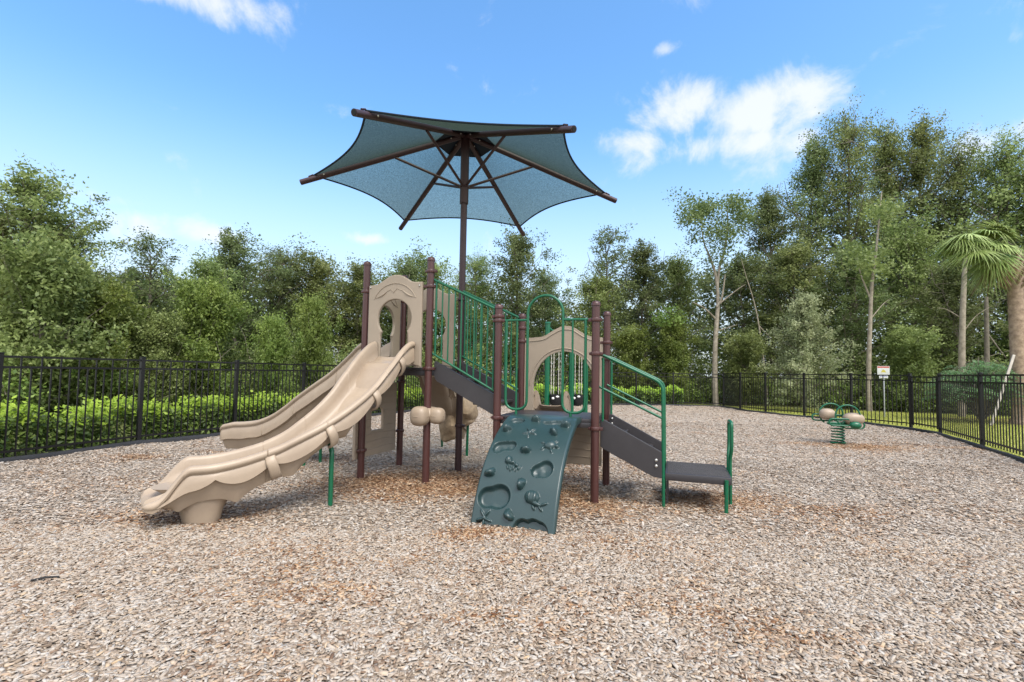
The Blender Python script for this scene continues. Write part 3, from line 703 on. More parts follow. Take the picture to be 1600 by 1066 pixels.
# --- teal climbing ramp -------------------------------------------
CP = [(.03, .905), (-.15, .900), (-.30, .865), (-.50, .78), (-.70, .66), (-.87, .515), (-1.0, .36), (-1.11, .18), (-1.19, .0), (-1.22, -.10)]
cc = np.array(smooth_curve(CP, 10)); cs_ = np.r_[0, np.cumsum(np.hypot(np.diff(cc[:, 0]), np.diff(cc[:, 1])))] - .03
ns, nt_ = 330, 160
sg = np.linspace(cs_[0], cs_[-1], ns); tg = np.linspace(0, 1, nt_)
pv = np.interp(sg, cs_, cc[:, 0]); pz = np.interp(sg, cs_, cc[:, 1]); dvv = np.gradient(pv, sg); dzz = np.gradient(pz, sg); l_ = np.hypot(dvv, dzz); nv_, nz_ = dzz/l_, -dvv/l_
Sg, Tg = np.meshgrid(sg, tg, indexing='ij'); CW0, CW1 = 1.115, 1.905
Uu = CW0+(CW1-CW0)*Tg
Hh = np.zeros_like(Sg)
def rock(u, s, r=.045, h=.055, seed=0):
    global Hh
    a = (Uu-u); b = (Sg-s); ang = np.arctan2(b, a); d = np.hypot(a, b)/(r*(1+.22*np.sin(2*ang+seed)+.12*np.sin(3*ang+seed*2)))
    c = np.clip(1-d**2, 0, 1)**.55*h*(1+.45*(b/r)*.9+.3*np.sin(seed)*(a/r)); Hh = np.where(c > 0, np.maximum(Hh, c), Hh)
def pit(pts, dep):
    """blend of discs (u, s, r)"""
    global Hh
    f = np.full_like(Hh, 9.)
    f = -np.log(sum(np.exp(-4*np.hypot((Uu-u)/rx, (Sg-s)/ry)) for (u, s, rx, ry) in pts))/4
    c = 1/(1+np.exp((f-1)*16)); Hh = Hh - dep*c*(.75+.25*np.clip(1-f, 0, 1)) + .006*np.exp(-((f-1.12)/.09)**2)
def blob(u, s, rx, ry, h, rot=0):
    global Hh
    a, b = Uu-u, Sg-s; x = a*math.cos(rot)+b*math.sin(rot); y = -a*math.sin(rot)+b*math.cos(rot)
    d = (x/rx)**2+(y/ry)**2; c = h*np.clip(1-d, 0, 1)**.5; Hh = np.where(c > 0, np.maximum(Hh, c), Hh)
pit([(1.271, .319, .075, .06)], .045); pit([(1.62, .335, .06, .035), (1.72, .312, .075, .04), (1.77, .33, .04, .06)], .04)
pit([(1.215, .80, .055, .07), (1.28, .77, .06, .055), (1.34, .765, .045, .06)], .05)
pit([(1.66, 1.04, .05, .06), (1.735, 1.01, .07, .085)], .06)
pit([(1.23, 1.34, .075, .085), (1.35, 1.32, .10, .105)], .07)
pit([(1.60, 1.60, .07, .10), (1.70, 1.57, .06, .08), (1.77, 1.60, .07, .09)], .09); pit([(1.22, 1.62, .05, .08)], .07)
for i, (u, s) in enumerate([(1.464, .285), (1.815, .38), (1.224, .503), (1.721, .52), (1.495, .815), (1.217, 1.10), (1.543, 1.18), (1.474, 1.47)]): rock(u, s, .047, .062, i*1.7+.5)
for k in range(5):   # starfish
    a = 2*math.pi*k/5+.3; blob(1.475+.035*math.cos(a), .548+.045*math.sin(a), .045, .012, .02, a)
    blob(1.248+.035*math.cos(a), 1.52+.045*math.sin(a), .045, .012, .022, a)
blob(1.475, .548, .022, .022, .026); blob(1.248, 1.52, .02, .02, .026)
blob(1.725, .725, .062, .055, .042); blob(1.80, .745, .022, .02, .03); blob(1.665, .775, .03, .014, .02, 1.9); blob(1.755, .80, .035, .014, .02, 1.2); blob(1.65, .70, .02, .012, .018); blob(1.775, .675, .025, .012, .018, -.6)   # turtle
blob(1.365, .95, .035, .045, .045); blob(1.41, .975, .03, .02, .03)
for k in range(5): blob(1.375+.03*k, 1.03+.006*(k % 2)*3, .010, .028, .02, .2*(k-2))
blob(1.455, 1.0, .028, .018, .026, .6)                                    # crab
blob(1.665, 1.295, .07, .06, .045, .2)
for k in range(5): blob(1.62+.022*k, 1.295, .005, .055, .049)
blob(1.71, 1.35, .055, .02, .03, .3); blob(1.78, 1.35, .04, .012, .022, -.4); blob(1.69, 1.385, .03, .012, .02, 1.0); blob(1.755, 1.39, .03, .01, .02, .8)   # hermit crab
edge = np.minimum(Tg, 1-Tg)*(CW1-CW0); Hh = Hh - .02*np.clip(1-edge/.02, 0, 1)**2
Vt = np.stack([Uu, pv[:, None]+nv_[:, None]*Hh*-1*-1, pz[:, None]+nz_[:, None]*Hh*1], -1)
# outward normal check: must point up / towards -v
sgn = 1 if nz_[5] > 0 else -1
Vt = np.stack([Uu, pv[:, None]+sgn*nv_[:, None]*Hh, pz[:, None]+sgn*nz_[:, None]*Hh], -1)
Vb = np.stack([Uu[:, [0, -1]], (pv-sgn*nv_*.06)[:, None].repeat(2, 1), (pz-sgn*nz_*.06)[:, None].repeat(2, 1)], -1)
vv_ = np.concatenate([Vt.reshape(-1, 3), Vb.reshape(-1, 3)]); idg = np.arange(ns*nt_).reshape(ns, nt_); ob = ns*nt_; idb = ob+np.arange(ns*2).reshape(ns, 2)
Q = np.concatenate([np.stack([idg[:-1, :-1], idg[:-1, 1:], idg[1:, 1:], idg[1:, :-1]], -1).reshape(-1, 4),
                    np.stack([idg[:-1, 0], idg[1:, 0], idb[1:, 0], idb[:-1, 0]], -1), np.stack([idg[:-1, -1], idb[:-1, 1], idb[1:, 1], idg[1:, -1]], -1),
                    np.stack([idb[:-1, 0], idb[1:, 0], idb[1:, 1], idb[:-1, 1]], -1)])
me = np_mesh('climbing_ramp', vv_, Q)
bmx = bmesh.new(); bmx.from_mesh(me); bmesh.ops.recalc_face_normals(bmx, faces=bmx.faces); bmx.to_mesh(me); bmx.free()
link('climbing_ramp', me, 'teal', PS, ang=60)

# --- drums, rear chute --------------------------------------------
dr = empty('drum_set', (0, 0, 0)); dr.parent = PS
for (u, v, rx, rz) in ((-.035, -.115, .108, .118), (.125, .02, .095, .10), (-.02, .12, .10, .10)):
    m_ = MB(); m_.ell((u, v, .835), (rx, rx, rz), 28, 18, sq=.72); m_.tube([(u+rx*1.0*math.cos(t), v+rx*1.0*math.sin(t), .835) for t in np.linspace(0, 2*math.pi, 29)[:-1]], .006, 6, closed=True)
    m_.build('drum', 'tan', dr, ang=60)
MB().ell((0, 0, .85), (.11, .11, .085), 20, 12).build('drum_hub', 'tan', dr)
T4 = [(0, -.50, SZ+.03, 1.60), (.2, -.52, SZ+.20, 1.52), (.5, -.60, SZ+.50, 1.28), (.85, -.70, SZ+.85, 1.0), (1.2, -.76, SZ+1.2, .74), (1.45, -.72, SZ+1.45, .58)]
s4, at4 = slide('rear_chute', T4, None, w=.46, D0=.3, D1_=.3, end_drop=False)
rk = MB()
rg = random.Random(3)
for (c, r_) in (((-.36, 2.0, .78), (.15, .22, .19)), ((-.44, 2.05, .62), (.17, .2, .17)), ((-.50, 2.0, .86), (.15, .18, .14)), ((-.66, 2.0, .50), (.17, .2, .27)), ((-.68, 2.0, .80), (.19, .2, .2)), ((-.78, 1.9, 1.02), (.2, .2, .17))):
    base = len(rk.v); rk.ell(c, r_, 18, 12, sq=.8)
    for i in range(base, len(rk.v)):
        x, y, z = rk.v[i]; k = 1+.10*math.sin(17*x+9*z)+.09*math.sin(23*z-12*y); rk.v[i] = (c[0]+(x-c[0])*k, c[1]+(y-c[1])*k, c[2]+(z-c[2])*k)
rk.build('moulded_rock', 'rock', s4, ang=30)
tub('support_leg', [(-.369, 2.027, -.2), (-.36, 2.03, .5)], .022, s4); tub('support_leg', [(-1.184, 2.768, -.2), (-1.10, 2.5, .5)], .02, s4)

# --- umbrella canopy ----------------------------------------------
CU, CV = .008, SZ; ZE, ZA, RC = 3.963, 4.80, 2.26; TH0 = -1.9816-AN
can = empty('shade_canopy', (0, 0, 0)); can.parent = PS
MB().lathe([(.047, -.3), (.047, 3.8), (.046, 4.0)], (CU, CV, 0), 24).build('pole', 'steel', can, ang=30)
pm = MB().lathe([(.060, 3.79), (.062, 3.80), (.062, 4.80), (.08, 4.805), (.08, 4.86), (.05, 4.90)], (CU, CV, 0), 24).build('pole_sleeve', 'steel', can, ang=30)
MB().lathe([(.062, -.01), (.085, -.008), (.085, .008), (.062, .01)], (CU, CV, 4.035), 6).build('strut_collar', 'steel', can)
for z, d in ((2.40, -q90), (1.22, 0), (1.41, 0), (.62, 0)):
    MB().lathe([(.047, -.022), (.06, -.018), (.06, .018), (.047, .022)], (CU, CV, z), 24).box((CU+.07*math.cos(d), CV+.07*math.sin(d), z), (.04, .05, .034), d).build('clamp', 'steel', can, bevel=.003)
ZR = lambda t: ZA+(ZE-ZA)*t
for i in range(6):
    a = TH0+i*math.pi/3; ca, sa = math.cos(a), math.sin(a)
    P = lambda t, dz=0: (CU+RC*t*ca, CV+RC*t*sa, ZR(t)+dz)
    rb_ = MB(); rb_.tube([P(.035), P(.5), P(1)], .038, 18); r_ = rb_.build('rib', 'steel', can, ang=40)
    dirv = (Vector(P(1))-Vector(P(0))).normalized()
    MB().tube([Vector(P(1)), Vector(P(1))+dirv*.004], .027, 14).build('rib_end', 'rubber', r_)
    MB().tube([(CU+.07*ca, CV+.07*sa, 4.05), P(.435, -.035)], .0185, 10).build('strut', 'steel', r_)
    for t in (.09, .86):
        for sd in (-1, 1): MB().ell((P(t)[0]-sa*sd*.038, P(t)[1]+ca*sd*.038, P(t)[2]), (.012, .012, .012), 8, 6).build('bolt', 'bolt', r_)
    tl = MB(); tl.tube([P(.91, .03), P(.93, .058), P(.955, .050)], .011, 8); tl.build('cable_hook', 'steel', r_)
# cloth: six panels meeting over the ribs, hems hollowed by the edge cable
n_r, n_a = 22, 16; V_, Q_ = [], []
tmax = .925
for i in range(6):
    a0 = TH0+i*math.pi/3; a1 = a0+math.pi/3; base = len(V_)
    for k in range(n_r+1):
        t = k/n_r
        for j in range(n_a+1):
            w_ = j/n_a; x = ((1-w_)*math.cos(a0)+w_*math.cos(a1)); y = ((1-w_)*math.sin(a0)+w_*math.sin(a1))
            b4 = 4*w_*(1-w_)
            tt = tmax*t*(1-.095*b4*t**3)
            zz = ZR(tt)+.045 - .10*b4*t*(1-t)*1.0 - .05*b4*t*t + (.02*b4*t)
            V_.append((CU+RC*tt*x, CV+RC*tt*y, zz))
    for k in range(n_r):
        for j in range(n_a):
            q_ = base+k*(n_a+1)+j; Q_.append((q_, q_+1, q_+n_a+2, q_+n_a+1))
mb = MB(); mb.v = V_; mb.f = Q_
cl_o = mb.build('cloth', 'cloth', can, ang=25, merge=True)
for i in range(6):
    a0 = TH0+i*math.pi/3; a1 = a0+math.pi/3; pts = []
    for j in range(n_a+1):
        w_ = j/n_a; b4 = 4*w_*(1-w_); tt = tmax*(1-.095*b4); x = ((1-w_)*math.cos(a0)+w_*math.cos(a1)); y = ((1-w_)*math.sin(a0)+w_*math.sin(a1))
        pts.append((CU+RC*tt*x, CV+RC*tt*y, ZR(tt)+.045-.03*b4))
    MB().tube(pts, .012, 8).build('hem', 'hem', cl_o)
# reinforcement patch at the crown
cr = MB(); ring = [(CU+RC*.20*math.cos(TH0+i*math.pi/3), CV+RC*.20*math.sin(TH0+i*math.pi/3), ZR(.20)+.03) for i in range(6)]
cr.add([(CU, CV, ZA+.03)]+ring, [(0, 1+i, 1+(i+1) % 6) for i in range(6)]); cr.build('crown_patch', 'hem', cl_o, smooth=False)

# ------------------------------------------------------------------ border kerb
outer = [p for p in INSIDE if p[1] > -1]
def along(poly, step):
    P = [Vector((x, y, 0)) for x, y in poly]; out = []; acc = 0
    for a, b in zip(P, P[1:]):
        L_ = (b-a).length
        while acc <= L_: out.append(a.lerp(b, acc/L_)); acc += step
        acc -= L_
    return out
front = [p for p in INSIDE[:24]]
kb = MB(); st = along(front, 1.22); rg = random.Random(11)
for a, b in zip(st, st[1:]):
    d = (b-a); a2 = a + Vector((0, 0, ghz(a.x, a.y)+rg.uniform(-.006, .01))); b2 = b + Vector((0, 0, ghz(b.x, b.y)+rg.uniform(-.006, .01))); dn = (b2-a2).normalized(); sd = Vector((-dn.y, dn.x, 0))
    prof = [(-.05, -.1), (-.05, .025), (-.04, .05), (-.015, .062), (.015, .062), (.04, .05), (.05, .025), (.05, -.1)]
    rr = []
    for p in (a2+dn*.006, b2+dn*.02): rr.append([p+sd*x+Vector((0, 0, z)) for x, z in prof])
    kb.add(rr[0]+rr[1], [(j, (j+1) % 8, 8+(j+1) % 8, 8+j) for j in range(8)]+[tuple(range(8)), tuple(range(8, 16))])
tag(kb.build('kerb', 'curb', None, ang=40), kind='structure')

# ------------------------------------------------------------------ fences
def fence(label, pts, group=None, post_r=.032, h=1.50):
    f = empty('metal_fence', (pts[0][0], pts[0][1], 0)); tag(f, label, 'fence', group)
    O_ = Vector((pts[0][0], pts[0][1], 0))
    for i, p in enumerate(pts):
        m_ = MB(); q_ = Vector((p[0], p[1], 0))-O_; m_.box((q_.x, q_.y, h/2+.0), (post_r*2, post_r*2, h+.06), math.atan2(pts[min(i+1, len(pts)-1)][1]-pts[max(0, i-1)][1], pts[min(i+1, len(pts)-1)][0]-pts[max(0, i-1)][0]))
        po = m_.build('fence_post', 'black', f, bevel=.003, seg=1)
        MB().box((q_.x, q_.y, h+.036), (post_r*2+.008, post_r*2+.008, .014), 0).build('post_cap', 'black', po, bevel=.003, seg=1)
    for a, b in zip(pts, pts[1:]):
        A = Vector((a[0], a[1], 0))-O_; B = Vector((b[0], b[1], 0))-O_; d = B-A; L_ = d.length; an = math.atan2(d.y, d.x); m_ = MB(); mid = (A+B)/2
        for z in (h-.015, h-.165, .14): m_.box((mid.x, mid.y, z), (L_-post_r*2, .03, .032), an)
        n = max(2, round(L_/.118)); 
        for k in range(1, n):
            p = A+d*(k/n); zt = h-.02 if k % 2 == 0 else h-.155
            m_.box((p.x, p.y, (.06+zt)/2), (.0165, .0165, zt-.06), an)
        m_.build('fence_panel', 'black', f, smooth=False)
    return f
def out(p, k=.11):   # just outside the kerb
    c = Vector((1.5, 12)); v = Vector(p)-c; return tuple(c+v+v.normalized()*k)
def resample(poly, step):
    s = along(poly, step); return [(p.x, p.y) for p in s]
Lp = [out(p) for p in [(-7.75, 4.9), (-7.08, 6.72), (-6.5, 8.55), (-5.72, 10.12), (-5.1, 11.95), (-4.45, 13.8), (-3.6, 15.6), (-2.65, 17.3)]]
fence('black picket fence along the left edge, bright hedge behind it', Lp)
Bp = [out(p) for p in [(-2.65, 17.3), (-1.35, 18.8), (.3, 19.8), (2.0, 20.45), (3.8, 21.0), (5.6, 21.45), (7.4, 21.85), (9.4, 21.2)]]
fence('black picket fence along the far edge, seen behind the swings', Bp, h=1.47)
Rp = [out(p) for p in [(9.4, 21.2), (9.33, 19.5), (9.65, 18.2), (10.38, 17.0), (10.62, 15.0), (11.12, 13.4)]]
fence('black picket fence right of the spring rider up to the gate post', Rp)
R2 = [out(p) for p in [(10.85, 12.2), (9.72, 10.0), (8.75, 8.1), (7.9, 6.3)]]
fence('near right black picket fence with grass and palm behind it', R2)
g0, g1 = Vector(out((11.12, 13.4))), Vector(out((10.85, 12.2)))
gt = empty('fence_gate', (g0.x, g0.y, 0)); tag(gt, 'narrow black picket gate between two thick posts', 'gate')
d = g1-g0; an = math.atan2(d.y, d.x); m_ = MB(); L_ = d.length-.10
for z in (1.44, 1.30, .16): m_.box((d.x/2, d.y/2, z), (L_-.04, .03, .035), an)
for k in range(1, 10):
    p = d*(k/10); m_.box((p.x, p.y, (.1+(1.44 if k % 2 == 0 else 1.30))/2), (.0165, .0165, (1.42 if k % 2 == 0 else 1.30)-.1), an)
m_.build('gate_leaf', 'black', gt, smooth=False)
for k in (.06, .94):
    MB().box((d.x*k, d.y*k, .79), (.045, .045, 1.36), an).build('gate_stile', 'black', gt, bevel=.003, seg=1)
MB().box((d.x*.93, d.y*.93-.04, 1.0), (.05, .05, .12), an).build('latch', 'rubber', gt, bevel=.004)

# ------------------------------------------------------------------ spring rider
sr = empty('spring_rider', (6.94, 10.15, 0), -.25); tag(sr, 'green double spring rider with tan bucket seats on the orange chip patch', 'spring rider')
m_ = MB(); m_.tube([(.115*math.cos(t), .115*math.sin(t), .04+t*.0095) for t in np.linspace(0, 2*math.pi*5.6, 190)], .0145, 8); m_.build('coil_spring', 'green', sr, ang=60)
m_ = MB(); m_.box((0, 0, .015), (.34, .10, .012), .6); m_.box((0, 0, .018), (.30, .10, .012), -.9); m_.build('base_plate', 'green', sr, bevel=.003)
m_ = MB(); m_.box((0, 0, .395), (.30, .20, .035)); m_.build('top_plate', 'green', sr, bevel=.006)
def stad(cx, cz, y, hw, hh, n=10):
    r = hh; L_ = hw-r; return [(cx+L_+r*math.cos(t), y, cz+r*math.sin(t)) for t in np.linspace(-q90, q90, n)] + [(cx-L_+r*math.cos(t), y, cz+r*math.sin(t)) for t in np.linspace(q90, 3*q90, n)]
for (cx_, cz_, y_, hw, hh) in ((-.22, .52, .17, .21, .065), (-.02, .455, -.17, .20, .07), (.25, .40, -.10, .20, .07), (.18, .52, .18, .2, .06)):
    MB().tube(stad(cx_, cz_, y_, hw, hh), .0165, 10, closed=True).build('foot_rest', 'green', sr, ang=60)
for (cx_, cz_, y_) in ((-.07, .60, .15), (.13, .59, -.15)):
    MB().tube([(cx_+.225*math.cos(t), y_, cz_+.225*math.sin(t)) for t in np.linspace(-.35, math.pi+.95, 32)], .0165, 10).build('grab_ring', 'green', sr, ang=60)
for (cx_, cz_, y_, rx, rz) in ((-.16, .60, .10, .15, .12), (.27, .53, -.06, .195, .125)):
    m_ = MB(); m_.ell((cx_, y_, cz_), (rx, .15, rz), 24, 16, sq=.85); m_.build('seat', 'tan', sr, ang=60)
MB().ell((.23, -.26, .41), (.105, .07, .075), 20, 12).build('hub_ball', 'green', sr, ang=60)
MB().tube([(-.2, 0, .42), (.3, 0, .42)], .03, 10).build('frame_bar', 'green', sr, ang=60)

# ------------------------------------------------------------------ swing set
sw = empty('swing_set', (.86, 11.5, 0)); tag(sw, 'green swing frame with two black bucket seats on coated chains behind the climber', 'swing')
SWP = [(0, 0, 2.62), (.60, .1, 2.30), (.98, .35, 2.30)]
for (x, y, h_) in SWP:
    MB().lathe([(.062, -.3), (.062, h_-.05), (.072, h_-.047), (.072, h_-.02), (.05, h_)], (x, y, 0), 20).build('swing_post', 'green', sw, ang=30)
MB().tube([(.02, .02, 2.50), (.10, .05, 2.42), (.60, .1, 2.22), (.98, .35, 2.2), (1.6, .8, 2.15)], .03, 12).build('top_beam', 'green', sw, ang=60)
for (x0, y0, w_) in ((.22, .0, .24), (.76, .25, .22)):
    for sd in (-1, 1):
        for o_ in (0, .06):
            ch = MB(); xx = x0+sd*w_/2+o_*(1 if sd < 0 else -1)
            for k in range(28):
                z0 = .90+k*.05
                if z0 > 2.2: break
                ch.tube([(xx+.009*math.cos(t)*(1 if k % 2 else .3), y0+.009*math.cos(t)*(.3 if k % 2 else 1), z0+.03*math.sin(t)) for t in np.linspace(0, 2*math.pi, 9)[:-1]], .005, 5, closed=True)
            ch.build('chain', 'chain', sw, ang=60)
    bs = MB(); prof = [(.0, .58), (.09, .59), (.135, .64), (.15, .76), (.155, .86)]
    bs.lathe([(.02, .58), (.10, .59), (.145, .66), (.155, .80), (.16, .86), (.145, .86), (.14, .80), (.11, .70), (.02, .68)], (x0, y0, 0), 18)
    b_ = bs.build('bucket_seat', 'rubber', sw, ang=50)
    MB().ell((x0-.08, y0-.13, .78), (.035, .02, .03), 10, 8).build('buckle', 'white', b_)
    MB().ell((x0+.02, y0-.15, .82), (.04, .02, .025), 10, 8).build('buckle', 'white', b_)

# ------------------------------------------------------------------ sign behind the fence
sg_ = empty('notice_sign', (13.6, 17.4, 0), -.55); tag(sg_, 'small white notice sign with red band on a grey post beyond the fence', 'sign')
MB().box((0, 0, .70), (.055, .03, 1.5)).build('sign_post', 'galv', sg_, bevel=.003)
MB().box((0, -.03, 1.67), (.36, .008, .34)).build('sign_face', 'white', sg_, bevel=.002)
MT['red'] = mat('red_print', (.6, .12, .09), .5); MT['yellow'] = mat('yellow_print', (.6, .5, .08), .5); MT['blue'] = mat('blue_print', (.2, .22, .5), .5)
MB().box((0, -.0355, 1.80), (.34, .003, .055)).build('sign_band', 'red', sg_, smooth=False)
MB().add([(-.075, -.0365, 1.61), (.075, -.0365, 1.61), (.045, -.0365, 1.68), (0, -.0365, 1.72), (-.045, -.0365, 1.68)], [(0, 1, 2, 3, 4)]).build('sign_symbol', 'yellow', sg_, smooth=False)
MB().box((0, -.03, 1.44), (.26, .008, .09)).build('lower_plate', 'white', sg_, bevel=.002)
MB().box((0, -.036, 1.465), (.20, .003, .02)).build('sign_band', 'blue', sg_, smooth=False)

# ------------------------------------------------------------------ vegetation
def leaf_quads(C, size, rg, up=.45, asp=.55, droop=0.0, nrmdir=None):
    n = len(C); nr = rg.normal(size=(n, 3)); nr[:, 2] = np.abs(nr[:, 2])+up
    if nrmdir is not None: nr += nrmdir
    nr /= np.linalg.norm(nr, axis=1)[:, None]
    t = rg.normal(size=(n, 3)); t[:, 2] -= droop; t -= nr*(t*nr).sum(1)[:, None]; t /= np.linalg.norm(t, axis=1)[:, None]; b = np.cross(nr, t)
    s = (size*rg.uniform(.6, 1.3, n))[:, None]
    bend = nr*s*.12
    V = np.stack([C-t*s, C-b*s*asp+t*s*.1-bend, C+t*s-bend*.6, C+b*s*asp+t*s*.1-bend], 1).reshape(-1, 3)
    return V
def leaf_mesh(name, C, size, seed, rnd=None, **kw):
    rg = np.random.default_rng(seed); V = leaf_quads(C, size, rg, **kw); n = len(C)
    r = rg.random(n) if rnd is None else np.clip(rnd+rg.normal(0, .14, n), 0, 1)
    return np_mesh(name, V, np.arange(4*n).reshape(-1, 4), r)

def make_tree(seed, H=10., crown0=.25, width=.30, ncl=170, per=85, leaf=.075, clr=.55, lean=0., airy=1., style='round', trunk_r=.13, bark='bark'):
    """returns (crown mesh, trunk mesh): limbs grown from the stem carry flattened leaf sprays"""
    rg = np.random.default_rng(seed); mb = MB(); rp = random.Random(seed)
    npt = 9; px = np.cumsum(rg.normal(0, .02*H/3, npt)); py = np.cumsum(rg.normal(0, .02*H/3, npt)); px[0] = py[0] = 0
    zz = np.linspace(0, H*.93, npt); px += lean*(zz/H)**1.5*H
    mb.tube([(a, b, c-.1) for a, b, c in zip(px, py, zz)], [trunk_r*(1-.86*i/(npt-1))*(1.25 if i == 0 else 1) for i in range(npt)], 9, cap=False)
    cen = []; rv = []; dirs = []
    nb = int(ncl/6)
    for i in range(nb):
        f = crown0+(1-crown0)*((i+.5)/nb)**.9; z = f*H*.93
        bx, by = np.interp(z, zz, px), np.interp(z, zz, py)
        g = (f-crown0)/(1-crown0)
        if style == 'round': prof = math.sin(math.pi*min(1, .22+.74*g))**.6
        elif style == 'cone': prof = (1-g)**.75*1.05+.07
        elif style == 'tall': prof = (.75+.45*math.sin(g*9+seed))*(1-g)**.4+.1
        else: prof = .3+.9*g*(1.25-g)*1.6
        Lb = width*H*prof*rg.uniform(.45, 1.3)+.2; az = i*2.4+rg.uniform(-.6, .6); el = rg.uniform(.25, .95)+(.45*g)
        if style == 'cone': el = rg.uniform(.2, .6)
        dx, dy, dz = math.cos(az)*math.cos(el), math.sin(az)*math.cos(el), math.sin(el)
        pts = [(bx, by, z)]; k = 5
        for t in range(1, k+1):
            s = Lb*t/k; pts.append((bx+dx*s+rg.normal(0, .05*s), by+dy*s+rg.normal(0, .05*s), min(H*.985, z+dz*s+.10*s*s/Lb)))
        mb.tube(pts, [max(.006, trunk_r*.34*(1-.8*t/k)*(1-.5*g)) for t in range(k+1)], 5, cap=False)
        hue = rg.uniform(.25, .75)
        for t in range(9):
            q = rg.uniform(.25, 1.0); a0 = np.array(pts[min(k, int(q*k))]); off = rg.normal(0, 1, 3)*np.array([1, 1, .7])*(.10+.16*Lb*.9); p = a0+off
            if rg.random() < airy*.95: cen.append(p); rv.append(hue+.12*rg.normal()); dd = np.array([dx, dy, dz])*.6+off/(np.linalg.norm(off)+1e-6)*.5; dirs.append(dd)
            if rg.random() < .45: mb.tube([tuple(a0), tuple(a0*.5+p*.5+rg.normal(0, .03, 3)), tuple(p)], [.013, .009, .004], 4, cap=False)
    cen = np.array(cen); dirs = np.array(dirs); m = len(cen); per2 = int(per*.74); rr = rg.uniform(.45, 1.3, m)*clr*.62
    d = np.clip(rg.normal(size=(m*per2, 3)), -1.7, 1.7)*np.repeat(rr, per2)[:, None]*np.array([.55, .55, .45])
    d += np.repeat(dirs, per2, 0)*(np.clip(rg.normal(size=m*per2), -1.6, 1.6)*np.repeat(rr, per2)*.75)[:, None]
    C = np.repeat(cen, per2, 0)+d
    rnd = np.repeat(np.array(rv), per2)+d[:, 2]*.15
    cm = leaf_mesh('crown', C, leaf, seed+1, rnd, up=.25)
    tm = mb.mesh('trunk'); return cm, tm
print('tree protos')
PROTO = {
 'oak1': (make_tree(11, 10, .18, .27, 190, 100, .068, .62), 'leaf_mid'),
 'oak2': (make_tree(12, 10, .15, .30, 200, 95, .068, .60, lean=.04), 'leaf_dark'),
 'oak3': (make_tree(13, 10, .12, .34, 210, 95, .072, .66), 'leaf_mid'),
 'tall1': (make_tree(21, 10, .22, .17, 230, 120, .042, .48, style='tall', airy=.9), 'leaf_dark'),
 'tall2': (make_tree(22, 10, .24, .20, 250, 115, .042, .46, style='tall', airy=.8, lean=.05), 'leaf_mid'),
 'tall3': (make_tree(23, 10, .16, .22, 260, 120, .042, .52, style='round', airy=.9), 'leaf_dark'),
 'airy': (make_tree(31, 10, .45, .20, 120, 60, .055, .42, style='fan', airy=.75), 'leaf_dark'),
 'cone': (make_tree(41, 10, .04, .36, 300, 90, .10, .75, style='cone'), 'leaf_grey'),
 'bush': (make_tree(51, 10, .05, .50, 230, 100, .16, 1.25, style='round'), 'leaf_light'),
 'bushm': (make_tree(52, 10, .05, .48, 230, 100, .16, 1.25, style='round'), 'leaf_mid'),
}
for k, ((cm, tm), m_) in PROTO.items():
    cm.materials.append(MT[m_]); tm.materials.append(MT['bark'])
    tm.polygons.foreach_set('use_smooth', [True]*len(tm.polygons))
def px_dir(u, v):
    U_ = (u-800)/F_PX; V_ = -(v-544.4)/F_PX; x = U_*math.cos(ROLL)-V_*math.sin(ROLL); y = U_*math.sin(ROLL)+V_*math.cos(ROLL)
    return Vector((x, math.cos(PITCH)-y*math.sin(PITCH), math.sin(PITCH)+y*math.cos(PITCH)))
def tree(kind, u, vtop, Yd, label, wid=1.0, name='tree', cat='tree', group='trees standing behind the playground fence', matn=None, bark=None, rot=None):
    """stands Yd metres out; u, vtop locate its top"""
    (cm, tm), m0 = PROTO[kind]; d = px_dir(u, vtop); s = Yd/d.y; x = d.x*s; h = CAM_H+d.z*s
    o = empty(name, (x, Yd, -.08), random.uniform(0, 6.28) if rot is None else rot); k = h/10.0; o.scale = (k*wid, k*wid, k)
    tag(o, label, cat, group)
    c = bpy.data.objects.new('crown', cm); COL.objects.link(c); c.parent = o
    t = bpy.data.objects.new('trunk', tm); COL.objects.link(t); t.parent = o
    if matn:
        c.material_slots[0].link = 'OBJECT'; c.material_slots[0].material = MT[matn]
    if bark:
        t.material_slots[0].link = 'OBJECT'; t.material_slots[0].material = MT[bark]
    return o
